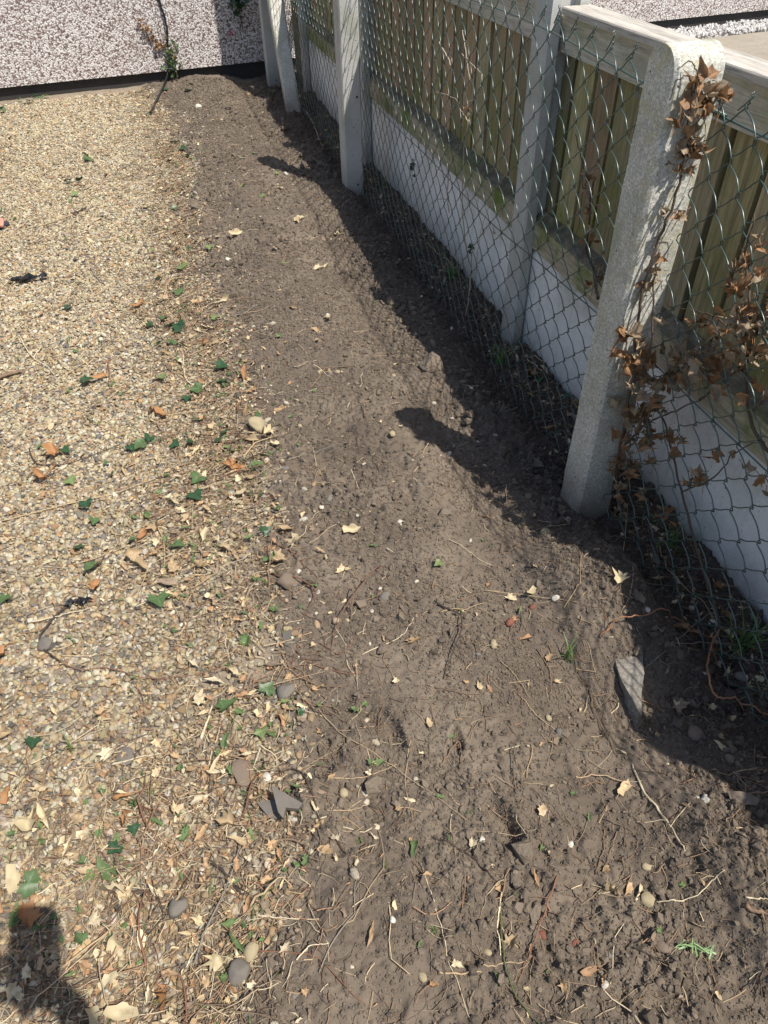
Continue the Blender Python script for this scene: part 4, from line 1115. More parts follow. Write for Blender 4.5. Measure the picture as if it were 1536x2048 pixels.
ADJ = {('oval', 'dry_pale'): 'bleached oval', ('ragged', 'dry_pale'): 'bleached torn', ('lobed', 'dry_pale'): 'bleached star-shaped', ('strip', 'dry_pale'): 'bleached narrow',
       ('oval', 'dry'): 'tan oval', ('ragged', 'dry'): 'tan torn', ('lobed', 'dry'): 'tan star-shaped', ('strip', 'dry'): 'tan curled', ('oval', 'dry_or'): 'orange-brown oval',
       ('ragged', 'dry_or'): 'orange-brown torn', ('lobed', 'dry_or'): 'orange-brown crumpled', ('strip', 'dry_or'): 'orange-brown narrow', ('oval', 'dry_grey'): 'grey-brown oval', ('ragged', 'dry_grey'): 'grey-brown torn',
       ('lobed', 'dry_grey'): 'grey-brown lobed', ('oval', 'dead'): 'dark brown oval', ('ragged', 'dead'): 'dark brown torn', ('oval', 'dead_pale'): 'pale brown oval', ('lobed', 'dead'): 'dark brown lobed', ('strip', 'dead'): 'dark brown curled', ('ragged', 'dead_pale'): 'pale brown torn', ('strip', 'dry_grey'): 'grey-brown curled'}
for a, b, s_, k, mt in DR:
    if k in ('lobed', 'ragged') and s_ < 32 and (int(a) + int(b)) % 3: k = 'oval'
    if s_: put_leaf(a, b, s_ * (.72 if s_ > 42 else .9), k, mt, ADJ[(k, mt)], 'dry leaf', .005, .35, None, 1.2)

# twigs, roots, straws traced on the ground
TC = {'dark': (.060, .042, .032), 'red': (.20, .095, .055), 'brown': (.22, .145, .09), 'tan': (.44, .32, .19), 'pale': (.66, .55, .37), 'green': (.085, .105, .035), 'orange': (.36, .17, .085), 'grey': (.22, .19, .155)}
TW = [('dark', 2.2, [(60, 900), (70, 925), (95, 932), (150, 925), (240, 890)], 'thin twig'), ('tan', 3.4, [(315, 1045), (325, 1080), (328, 1150)], 'thick stick'),
      ('red', 2.0, [(80, 1290), (150, 1340), (220, 1340), (300, 1360), (380, 1350), (450, 1330)], 'long twig'), ('dark', 4.4, [(155, 1200), (110, 1235), (78, 1285), (130, 1330)], 'bent stick'),
      ('dark', 4.6, [(425, 1718), (460, 1755), (480, 1790), (505, 1805)], 'thick root'), ('green', 3.0, [(505, 1805), (505, 1850), (480, 1900), (455, 1960), (430, 2048)], 'long stem'),
      ('pale', 2.6, [(510, 1825), (570, 1840), (640, 1845)], 'straw'), ('pale', 5.0, [(402, 1480), (427, 1412)], 'broad straw'), ('tan', 4.0, [(430, 1490), (442, 1455)], 'short straw'), ('pale', 3.2, [(225, 1530), (270, 1520), (322, 1508)], 'stick'),
      ('red', 2.6, [(757, 1135), (740, 1165), (690, 1240), (665, 1295)], 'upright twig'), ('pale', 1.8, [(725, 1310), (800, 1275), (830, 1230)], 'thin straw'), ('tan', 1.8, [(970, 1183), (1050, 1195), (1150, 1207)], 'long straw'),
      ('pale', 4.0, [(1263, 1530), (1300, 1600), (1335, 1655), (1367, 1705)], 'thick straw'), ('tan', 2.6, [(1150, 1550), (1200, 1558), (1278, 1580)], 'root'), ('dark', 3.2, [(865, 1675), (920, 1700), (970, 1740), (1005, 1773)], 'curved root'),
      ('red', 3.2, [(1112, 1758), (1090, 1830), (1065, 1890), (1035, 1955)], 'straight twig'), ('green', 3.2, [(1000, 1830), (1004, 1900), (1025, 1980), (1080, 2050)], 'curved stem'), ('pale', 3.0, [(998, 1785), (996, 1850), (1003, 1915)], 'split straw'),
      ('pale', 1.8, [(850, 1740), (868, 1800), (890, 1880), (905, 1945), (935, 2042)], 'long thin straw'), ('pale', 2.2, [(1320, 1803), (1358, 1807), (1400, 1780), (1445, 1738)], 'root'), ('orange', 4.4, [(1443, 1262), (1418, 1310), (1408, 1370), (1425, 1410), (1470, 1420), (1545, 1440)], 'thick bent root'),
      ('orange', 2.8, [(1200, 1275), (1240, 1250), (1290, 1247), (1350, 1255), (1405, 1278)], 'arching root'), ('red', 3.2, [(1230, 1368), (1245, 1395), (1262, 1410), (1283, 1436)], 'knobbly root'), ('pale', 3.0, [(1485, 1795), (1545, 1800)], 'short straw'),
      ('brown', 8.0, [(1490, 1812), (1545, 1838)], 'thick piece of root'), ('tan', 1.7, [(640, 1420), (700, 1480), (780, 1530), (850, 1580), (932, 1642)], 'long root'), ('tan', 1.8, [(650, 1562), (720, 1555), (795, 1535)], 'thin root'),
      ('brown', 2.0, [(870, 1380), (940, 1390), (1000, 1375)], 'thin root'), ('brown', 2.0, [(930, 1482), (960, 1442), (1005, 1438)], 'hooked root'), ('tan', 1.6, [(1035, 1385), (1080, 1440), (1112, 1462)], 'thin root'), ('brown', 2.4, [(1178, 1375), (1190, 1430), (1228, 1505)], 'dangling root'),
      ('brown', 4.0, [(885, 1535), (900, 1505), (915, 1490), (922, 1525)], 'looped root'), ('tan', 1.5, [(822, 1480), (812, 1560), (822, 1640)], 'thin straw'), ('brown', 2.4, [(1212, 1662), (1205, 1700), (1188, 1745)], 'forked root'), ('brown', 2.0, [(1232, 1665), (1220, 1710), (1195, 1745)], 'forked root'),
      ('tan', 2.0, [(85, 453), (135, 435), (150, 428)], 'twig'), ('dark', 3.2, [(148, 430), (172, 418)], 'short twig'), ('pale', 2.2, [(40, 675), (65, 715), (95, 735), (108, 748)], 'twig'), ('pale', 1.6, [(68, 716), (85, 692)], 'thin straw'),
      ('brown', 7.0, [(-10, 762), (20, 752), (48, 745)], 'thick strip of bark'), ('grey', 2.6, [(182, 538), (195, 558), (212, 570)], 'twig'), ('red', 2.8, [(217, 718), (218, 745), (221, 772)], 'straight twig'), ('tan', 1.8, [(245, 750), (290, 718)], 'thin straw'), ('brown', 2.2, [(322, 720), (345, 745), (372, 762)], 'twig'),
      ('tan', 2.0, [(0, 1045), (100, 1020), (233, 987), (312, 958), (375, 942), (480, 908)], 'very long straw'), ('red', 2.2, [(300, 1037), (340, 1020), (387, 1008)], 'twig'), ('tan', 2.0, [(146, 1131), (208, 1112), (233, 1092), (231, 1062)], 'bent twig'),
      ('tan', 2.2, [(346, 1187), (400, 1171), (442, 1137)], 'twig'), ('pale', 2.4, [(62, 1246), (125, 1233), (183, 1217)], 'straw'), ('red', 2.2, [(52, 1480), (56, 1520), (68, 1578), (90, 1582)], 'bent twig'), ('red', 2.4, [(123, 1569), (132, 1637), (128, 1710), (114, 1746)], 'curved twig'),
      ('pale', 2.0, [(205, 1700), (246, 1673), (300, 1628)], 'straw'), ('red', 3.0, [(228, 1582), (282, 1614), (333, 1625)], 'twig'), ('dark', 2.4, [(418, 1628), (418, 1560), (428, 1510), (440, 1500)], 'thin twig'), ('tan', 1.8, [(0, 1906), (40, 1928), (82, 1951)], 'thin straw'),
      ('tan', 2.4, [(205, 1883), (214, 1947), (221, 2038)], 'upright straw'), ('pale', 1.8, [(196, 1774), (319, 1780), (444, 1778)], 'long thin straw'), ('pale', 2.0, [(369, 1942), (405, 1883)], 'short straw'), ('tan', 2.2, [(387, 2024), (405, 1983), (455, 1956)], 'bent straw'),
      ('dark', 3.0, [(533, 1518), (519, 1555), (492, 1582)], 'curved twig'), ('pale', 2.4, [(592, 1924), (620, 1897), (656, 1885)], 'bent straw'), ('dark', 3.4, [(180, 1718), (215, 1745), (248, 1768)], 'straight stick'), ('tan', 2.4, [(1085, 745), (1060, 730), (1052, 727), (1110, 742), (1160, 738)], 'twig through the mesh'),
      ('grey', 2.0, [(235, 340), (270, 330), (300, 345)], 'twig'), ('brown', 2.0, [(240, 360), (262, 352), (290, 340)], 'twig'), ('tan', 2.0, [(345, 445), (390, 432), (410, 415)], 'twig'), ('tan', 1.8, [(200, 483), (240, 478), (258, 470)], 'straw'),
      ('dark', 2.0, [(455, 775), (500, 740), (530, 720)], 'twig'), ('tan', 1.8, [(330, 590), (345, 560), (400, 555)], 'bent straw'), ('pale', 2.0, [(365, 705), (370, 755), (395, 775)], 'straw'), ('tan', 1.8, [(360, 720), (400, 705), (440, 690), (500, 655)], 'long straw'),
      ('brown', 2.2, [(540, 1180), (545, 1100), (548, 1040)], 'upright twig'), ('tan', 2.0, [(625, 895), (632, 930), (645, 955)], 'bent twig'), ('brown', 1.8, [(705, 820), (712, 800), (735, 842)], 'hooked root'), ('tan', 1.6, [(630, 965), (660, 968), (690, 965)], 'straw'),
      ('red', 2.2, [(640, 1290), (680, 1310), (720, 1270)], 'bent twig'), ('red', 2.0, [(600, 1320), (650, 1340), (700, 1350), (740, 1335)], 'twig'), ('brown', 2.4, [(560, 1310), (590, 1350), (630, 1370), (690, 1375)], 'bent twig'), ('red', 2.6, [(585, 1340), (592, 1300), (598, 1280)], 'short twig'),
      ('brown', 2.2, [(700, 1180), (708, 1210), (700, 1250)], 'upright stem'), ('tan', 2.0, [(655, 1620), (700, 1625), (740, 1610)], 'straw'), ('brown', 2.2, [(1075, 1300), (1100, 1345), (1098, 1400)], 'thin root'), ('tan', 1.6, [(1000, 1320), (1035, 1360), (1060, 1400)], 'thin root'),
      ('tan', 2.4, [(970, 1935), (1000, 1930), (1050, 1920)], 'straw piece'), ('brown', 3.4, [(1170, 1945), (1212, 1927)], 'short stick'), ('dark', 2.6, [(1268, 1898), (1300, 1912), (1335, 1930)], 'root piece'), ('tan', 3.2, [(880, 1945), (930, 1950), (958, 1942)], 'straw piece'),
      ('tan', 2.0, [(1130, 1220), (1155, 1175), (1160, 1150), (1152, 1090)], 'curling straw'), ('tan', 1.8, [(1255, 1010), (1245, 1110), (1262, 1180), (1240, 1230)], 'long root'), ('tan', 2.2, [(1310, 1080), (1340, 1150), (1400, 1200), (1500, 1330)], 'long stem'),
      ('brown', 2.2, [(1150, 1010), (1240, 1020), (1330, 1035)], 'straight stem'), ('brown', 2.0, [(930, 640), (980, 655), (1010, 700), (1060, 760)], 'trailing stem'), ('grey', 1.8, [(1330, 1290), (1420, 1300), (1530, 1310)], 'trailing stem'),
      ('tan', 2.0, [(1420, 1540), (1480, 1545), (1540, 1550)], 'straw'), ('brown', 4.0, [(1450, 1590), (1500, 1588), (1545, 1585)], 'stick'), ('grey', 2.0, [(1280, 1340), (1330, 1300), (1400, 1250), (1480, 1230)], 'long stem'),
      ('tan', 1.6, [(850, 490), (880, 520), (930, 560), (960, 600)], 'trailing stem'), ('grey', 1.8, [(760, 385), (800, 430), (850, 480)], 'trailing stem'), ('tan', 2.0, [(600, 200), (625, 250), (645, 300)], 'trailing stem')]
RS_ = {'dark': 'dark', 'red': 'reddish', 'brown': 'brown', 'tan': 'tan', 'pale': 'pale', 'green': 'green', 'orange': 'orange-brown', 'grey': 'grey'}
for cname, wpx, path, noun in TW:
    Pw = np.array([ground(a, b) for a, b in path])
    n_ = max(8, int(6 * len(path)))
    P = smooth_path(Pw, n_)
    dist = np.linalg.norm(Pw.mean(0) - np.array([0, 0, HCAM])); r = wpx * dist / FPX * .5
    jit = np.cumsum(np.array([[rnd.gauss(0, .0009), rnd.gauss(0, .0009)] for _ in range(n_)]), 0); P[:, :2] += jit - jit.mean(0)
    hz = HT(P[:, 0], P[:, 1]); u = np.linspace(0, 1, n_)
    line = hz[0] + (hz[-1] - hz[0]) * u + .004 * np.sin(u * math.pi)
    P[:, 2] = np.maximum(hz + r * .5, .5 * hz + .5 * line) + r * .4 + .0015
    if 'arching' in noun or 'upright' in noun or 'bent root' in noun: P[:, 2] += .03 * np.sin(u * math.pi)
    mb = MB(); c = np.array(TC[cname]) * rnd.uniform(.85, 1.15)
    rr = np.linspace(r * 1.1, r * .6, n_) * np.array([1 + .18 * math.sin(i * 2.1 + wpx) for i in range(n_)])
    mb.tube(P, rr, 6, c)
    if n_ >= 12 and rnd.random() < .6 and 'straw' not in noun:
        for _ in range(rnd.randrange(1, 4)):
            j = rnd.randrange(3, n_ - 3); d = P[j + 1] - P[j]; a = math.atan2(d[1], d[0]) + rnd.choice([-1, 1]) * rnd.uniform(.5, 1.1); L = rnd.uniform(.015, .04)
            q = P[j] + np.array([math.cos(a) * L, math.sin(a) * L, 0]); q[2] = float(HT(q[0], q[1])) + .003
            mb.tube(smooth_path([P[j], (P[j] + q) / 2 + (0, 0, .003), q], 5), np.linspace(r * .6, r * .25, 5), 4, c)
    nm = 'root' if 'root' in noun else ('straw' if 'straw' in noun else 'twig')
    o = mb.build(nm, M['twig'], None, True, loc=P[n_ // 2])
    item(o, RS_[cname], noun, nm, {'root': 'torn roots on the soil', 'straw': 'straws on the ground', 'twig': 'twigs on the ground'}[nm], (P[n_ // 2][0], P[n_ // 2][1]))

# further dry stems in the tangle along the soil edge
rt = random.Random(77)
for q_ in range(70):
    for _ in range(60):
        x = rt.uniform(-1.0, .45); y = .3 + 3.4 * rt.random() ** 1.5
        if rt.random() < float(dens_litter(np.array([x]), np.array([y]))[0]) and flat(760, 1024)[2] < 9: break
    cname = rt.choice(['dark', 'red', 'brown', 'brown', 'tan', 'grey', 'dark']); a = rt.gauss(.5, .9); L = rt.uniform(.07, .24); n_ = 12
    r = rt.uniform(.0009, .0021); P = [[x, y]]
    for _ in range(n_ - 1):
        a += rt.gauss(0, .12) + (rt.choice((-.7, .7)) if rt.random() < .10 else 0); P.append([P[-1][0] + math.cos(a) * L / n_, P[-1][1] + math.sin(a) * L / n_])
    P = np.array(P); hz = HT(P[:, 0], P[:, 1]); u = np.linspace(0, 1, n_)
    z = np.maximum(hz + r, .3 * hz + .7 * (hz[0] + (hz[-1] - hz[0]) * u) + rt.uniform(.004, .016) * np.sin(u * 3.14)) + .002
    mb = MB(); P3 = np.column_stack([P, z]); c = np.array(TC[cname]) * rt.uniform(.8, 1.2)
    mb.tube(P3, np.linspace(r * 1.2, r * .5, n_), 5, c)
    for _ in range(rt.randrange(0, 4)):
        j = rt.randrange(2, n_ - 2); b2 = math.atan2(P[j + 1][1] - P[j][1], P[j + 1][0] - P[j][0]) + rt.choice([-1, 1]) * rt.uniform(.4, 1.0); l2 = rt.uniform(.015, .06)
        qx, qy = P[j][0] + math.cos(b2) * l2, P[j][1] + math.sin(b2) * l2
        mb.tube([P3[j], ((P3[j][0] + qx) / 2, (P3[j][1] + qy) / 2, P3[j][2] + .005), (qx, qy, float(HT(qx, qy)) + rt.uniform(.003, .012))], [r * .6, r * .45, r * .25], 4, c)
    o = mb.build('twig', M['twig'], None, True, loc=P3[6])
    item(o, RS_[cname], ('long stem' if L > .16 else 'short stem'), 'twig', 'twigs on the ground', (P3[6][0], P3[6][1]))

# stones
def stone_mesh(seed, kind='round', sub=3, ang=0.0):
    import bmesh
    bm = bmesh.new(); bmesh.ops.create_icosphere(bm, subdivisions=sub, radius=1)
    r = random.Random(seed); dirs = [Vector((r.gauss(0, 1), r.gauss(0, 1), r.gauss(0, 1))).normalized() for _ in range(9)]; offs = [r.uniform(.62, .92) for _ in dirs]
    for v in bm.verts:
        c = v.co.copy()
        if kind != 'round':
            for d, o in zip(dirs, offs):
                k = c.dot(d)
                if k > o: c -= d * (k - o) * .92
        n_ = float(fbm(np.array(c.x * 1.3 + seed), np.array(c.y * 1.3 + c.z), 1.0, seed, 3))
        v.co = c * (1 + .16 * n_)
    me = bpy.data.meshes.new('stone'); bm.to_mesh(me); bm.free()
    me.polygons.foreach_set('use_smooth', np.full(len(me.polygons), True))
    return me
SM = {('round', i): stone_mesh(i + 3, 'round') for i in range(4)}
SM.update({('cut', i): stone_mesh(i + 20, 'cut') for i in range(4)})
STN = [(770, 1195, 22, 'round', 'grey_stone', 'smooth grey'), (575, 1168, 44, 'cut', 'brown_stone', 'blocky brown'), (515, 852, 36, 'cut', 'buff_stone', 'large mossy buff'), (785, 872, 14, 'round', 'buff_stone', 'small buff'), (608, 950, 18, 'round', 'brown_stone', 'oval brown'),
       (660, 997, 17, 'round', 'grey_stone', 'smooth grey'), (840, 972, 11, 'round', 'grey_stone', 'small grey'), (1091, 1068, 20, 'round', 'buff_stone', 'oval buff'), (1112, 1198, 19, 'round', 'white_stone', 'oval white'), (1020, 1246, 19, 'round', 'red_stone', 'dark red'),
       (988, 1290, 20, 'round', 'buff_stone', 'round buff'), (1390, 1470, 28, 'round', 'brown_stone', 'smooth brown'), (1293, 1220, 17, 'round', 'white_stone', 'white'), (1325, 1893, 22, 'round', 'brown_stone', 'oval brown'), (358, 1815, 38, 'cut', 'grey_stone', 'large angular grey'),
       (480, 1945, 42, 'cut', 'grey_stone', 'rough grey'), (503, 1905, 30, 'round', 'buff_stone', 'buff'), (250, 1512, 40, 'cut', 'grey_stone', 'flat half-buried grey'), (490, 1545, 52, 'cut', 'brown_stone', 'flat half-buried brown'), (397, 214, 13, 'cut', 'white_stone', 'square white'),
       (455, 517, 13, 'cut', 'white_stone', 'square white'), (572, 350, 13, 'round', 'white_stone', 'small white'), (640, 745, 11, 'round', 'buff_stone', 'small buff'), (660, 748, 12, 'round', 'grey_stone', 'small grey'), (675, 745, 11, 'round', 'buff_stone', 'small buff'), (487, 340, 11, 'cut', 'brown_stone', 'small brown'),
       (572, 1385, 36, 'cut', 'grey_stone', 'dark grey'), (1065, 1215, 14, 'cut', 'red_stone', 'chip of red brick'), (965, 1680, 14, 'cut', 'white_stone', 'white chalk'), (1018, 1412, 0, 'round', 'buff_stone', 'small buff'), (1410, 1598, 17, 'cut', 'white_stone', 'white chalk'), (1292, 1735, 15, 'round', 'buff_stone', 'buff'),
       (1152, 1888, 14, 'round', 'red_stone', 'red clay'), (1295, 1800, 24, 'cut', 'buff_stone', 'knobbly tan root ball or'), (785, 1840, 14, 'cut', 'white_stone', 'white chalk'), (1210, 1970, 17, 'cut', 'white_stone', 'white chalk'), (1320, 1965, 15, 'round', 'brown_stone', 'round brown'),
       (1085, 1870, 16, 'round', 'red_stone', 'pinkish brown'), (688, 1587, 18, 'round', 'buff_stone', 'round tan'), (845, 1955, 16, 'round', 'buff_stone', 'oval tan'), (975, 1905, 14, 'round', 'buff_stone', 'tan'), (1215, 1910, 20, 'cut', 'grey_stone', 'grey'), (1140, 1690, 16, 'cut', 'white_stone', 'white chalk'),
       (800, 970, 0, 'round', 'grey_stone', 'small grey'), (1097, 1437, 13, 'round', 'buff_stone', 'yellowish'), (1410, 1345, 24, 'cut', 'white_stone', 'grey-white'), (1480, 1360, 22, 'round', 'grey_stone', 'grey'), (90, 1290, 26, 'round', 'grey_stone', 'grey'), (535, 1555, 24, 'cut', 'white_stone', 'white flint'), (655, 630, 10, 'round', 'white_stone', 'small white')]
for i, (a, b, s_, k, mt, adj) in enumerate(STN):
    if mt == 'white_stone': k = 'cut'; s_ *= .85
    if not s_: continue
    p = ground(a, b); dist = np.linalg.norm(p - np.array([0, 0, HCAM])); s = s_ * dist / FPX * .55
    me = SM[(k, i % 4)].copy(); me.materials.append(M[mt])
    o = bpy.data.objects.new('stone', me); C.objects.link(o)
    fl = .22 if 'flat' in adj else rnd.uniform(.5, .75)
    o.location = (p[0], p[1], p[2] + s * fl * .4); o.rotation_euler = (rnd.gauss(0, .2), rnd.gauss(0, .2), rnd.uniform(0, 6.3)); o.scale = (s, s * rnd.uniform(.7, .95), s * fl)
    if 'square' in adj: o.scale = (s, s, s * .8)
    if 'root ball' in adj: adj = 'knobbly tan'; noun = 'lump on a root'
    else: noun = 'stone'
    item(o, adj, noun, 'stone', 'loose stones on the ground', (p[0], p[1]))

# slate shards, exposed concrete footing, plastic scraps
def slab(name, outl, th, mat, label, cat, tilt=(0, 0), group=None):
    P = np.array([ground(a, b) for a, b in outl]); c = P.mean(0); z = P[:, 2].max() + .002
    V = []; k = len(P)
    for dz in (-th * 2, 0):
        for p in P: V.append((p[0], p[1], z + dz + tilt[0] * (p[0] - c[0]) + tilt[1] * (p[1] - c[1])))
    F = [tuple(range(k, 2 * k))[::-1], tuple(range(k))] + [(i, (i + 1) % k, k + (i + 1) % k, k + i) for i in range(k)]
    o = mesh_np(name, V, F, mat, None, False, None, loc=c)
    tag(o, label, cat, group); return o
slab('slate_shard', [(515, 1610), (552, 1600), (560, 1640), (540, 1640)], .004, M['slate'], 'smaller grey slate shard on the gravel edge', 'slate', (.1, .1), 'slate shards')
slab('slate_shard', [(548, 1592), (605, 1606), (598, 1625), (575, 1630), (570, 1652), (560, 1640)], .005, M['slate'], 'larger pointed grey slate shard on the gravel edge', 'slate', (-.1, .12), 'slate shards')
slab('slate_shard', [(565, 1270), (582, 1262), (590, 1310), (572, 1318)], .004, M['slate'], 'upright dark slate sliver at the gravel edge in mid-foreground', 'slate', (.2, .1), 'slate shards')
# broken concrete lump at the trench side
import bmesh
def block(name, outl, z, depth, mat, label, cat):
    bm = bmesh.new(); P = [flat(a, b, z) for a, b in outl]; c = sum(P) / len(P)
    f = bm.faces.new([bm.verts.new(tuple(p)) for p in P])
    if f.normal.z < 0: f.normal_flip()
    e = bmesh.ops.extrude_face_region(bm, geom=[f]); vs = [v for v in e['geom'] if isinstance(v, bmesh.types.BMVert)]
    for v in vs: v.co.z -= depth; v.co.x += (v.co.x - c[0]) * .15
    bmesh.ops.triangulate(bm, faces=bm.faces[:]); bmesh.ops.subdivide_edges(bm, edges=bm.edges[:], cuts=4, use_grid_fill=True)
    for v in bm.verts:
        q = np.array(v.co.x * 1.0), np.array(v.co.y + v.co.z)
        v.co.z += .010 * float(fbm(q[0], q[1], .06, 3, 3)) + .05 * (v.co.x - c[0]); v.co.x += .007 * float(fbm(q[1], q[0] + v.co.z, .04, 9, 3))
    bmesh.ops.recalc_face_normals(bm, faces=bm.faces[:])
    me = bpy.data.meshes.new(name); bm.to_mesh(me); bm.free(); me.materials.append(mat)
    me.transform(Matrix.Translation(-Vector(c))); o = bpy.data.objects.new(name, me); C.objects.link(o); o.location = c
    tag(o, label, cat); return o
M['lump'] = mk_concrete('lump_concrete', (.22, .20, .17), (.10, .08, .06), .3, 0, .003, 200, 0)
block('concrete_lump', [(1226, 1270), (1248, 1246), (1282, 1246), (1287, 1330), (1283, 1428), (1268, 1408), (1245, 1360), (1228, 1315)], .040, .12, M['lump'], 'broken concrete lump exposed at the trench edge', 'concrete lump')
def scrap(a, b, s, label, seed):
    p = ground(a, b); r = random.Random(seed); k = 9; V = []; F = []
    for i in range(k):
        f = i / (k - 1) - .5
        w_ = (.35 + .25 * math.sin(i * 1.7 + seed)) * (1 - (2 * f) ** 2 * .6)
        for sgn in (-1, 0, 1):
            V.append((p[0] + s * f * 2 + r.gauss(0, .003), p[1] + s * (w_ * sgn * .8) + r.gauss(0, .003), p[2] + .008 + s * .22 * abs(math.sin(i * 1.1 + sgn + seed))))
    for i in range(k - 1):
        for j in range(2): F.append((i * 3 + j, i * 3 + j + 1, (i + 1) * 3 + j + 1, (i + 1) * 3 + j))
    o = mesh_np('plastic_scrap', V, F, M['black'], None, False, None, loc=p)
    md = o.modifiers.new('thick', 'SOLIDIFY'); md.thickness = .0015
    tag(o, label, 'plastic', 'black plastic scraps')
scrap(60, 563, .075, 'crumpled black plastic scrap on the gravel at the left edge', 2)
scrap(158, 1210, .030, 'black plastic flake beside the bent dark stick on gravel', 5)

# grass tufts / weeds / sage sprig
def tuft(a, b, n_, L, label, mat='grass', spread=.6, name='grass_tuft'):
    p = ground(a, b); t = MB()
    for i in range(n_):
        az = rnd.uniform(0, 6.3); le = L * rnd.uniform(.5, 1.1); out = rnd.uniform(.2, spread) * le; w_ = le * .03 + .0005
        bx_, by_ = p[0] + rnd.gauss(0, L * .12), p[1] + rnd.gauss(0, L * .12); V = []; bz = float(HT(bx_, by_))
        for q in range(5):
            f = q / 4; hh = le * (f - .35 * f * f); rr = out * f * f
            cx_, cy_ = bx_ + math.cos(az) * rr, by_ + math.sin(az) * rr; ww = w_ * (1 - f * .9)
            V += [(cx_ - math.sin(az) * ww, cy_ + math.cos(az) * ww, bz + hh), (cx_ + math.sin(az) * ww, cy_ - math.cos(az) * ww, bz + hh)]
        t.add(V, [(2 * q, 2 * q + 1, 2 * q + 3, 2 * q + 2) for q in range(4)])
    o = t.build(name, M[mat], None, True, loc=p); tag(o, label, 'grass', 'small grass tufts'); return o
tuft(1135, 1320, 7, .07, 'thin green grass seedling on the soil near concrete lump', spread=1.0)
tuft(135, 1500, 9, .05, 'small green grass tuft on the gravel at the left', spread=1.1)
tuft(905, 560, 34, .10, 'grass tuft at the mesh foot between the posts, farther one', 'grass', .8)
tuft(1000, 730, 26, .09, 'grass tuft at the mesh foot in front of slotted post', 'grass', .8)
tuft(1165, 835, 22, .08, 'grass tuft left of the round-topped post base', 'grass', .8)
tuft(1480, 1290, 34, .10, 'grass tuft under the nearest mesh at the right edge', 'grass', .9)
tuft(1350, 1090, 26, .08, 'grass tuft under the mesh right of the round-topped post', 'grass', .9)
tuft(545, 190, 10, .05, 'small grass tuft near the far post brace', 'grass', .9)
tuft(870, 1858, 9, .022, 'tiny green weed on the soil at the bottom', 'grass', 1.0)
tuft(765, 375, 20, .08, 'grass tuft right of the middle post base', 'grass', .8)
p = ground(1388, 1900); t = MB()
for i in range(11):
    az = -.5 + rnd.gauss(0, .8); d = .0045 * (i - 5)
    V, F, _ = TPL['oval'][i % 4]
    t.add((V * (.0035, .011, .008)) @ rotm(rnd.uniform(.1, .6), 0, az + (1.2 if i % 2 else -1.2)).T + p + np.array([d * .9, -d * .45, .008]), F)
tag(t.build('leafy_sprig', M['sage'], None, True, loc=p), 'pale green leafy sprig on soil at the bottom right', 'sprig')

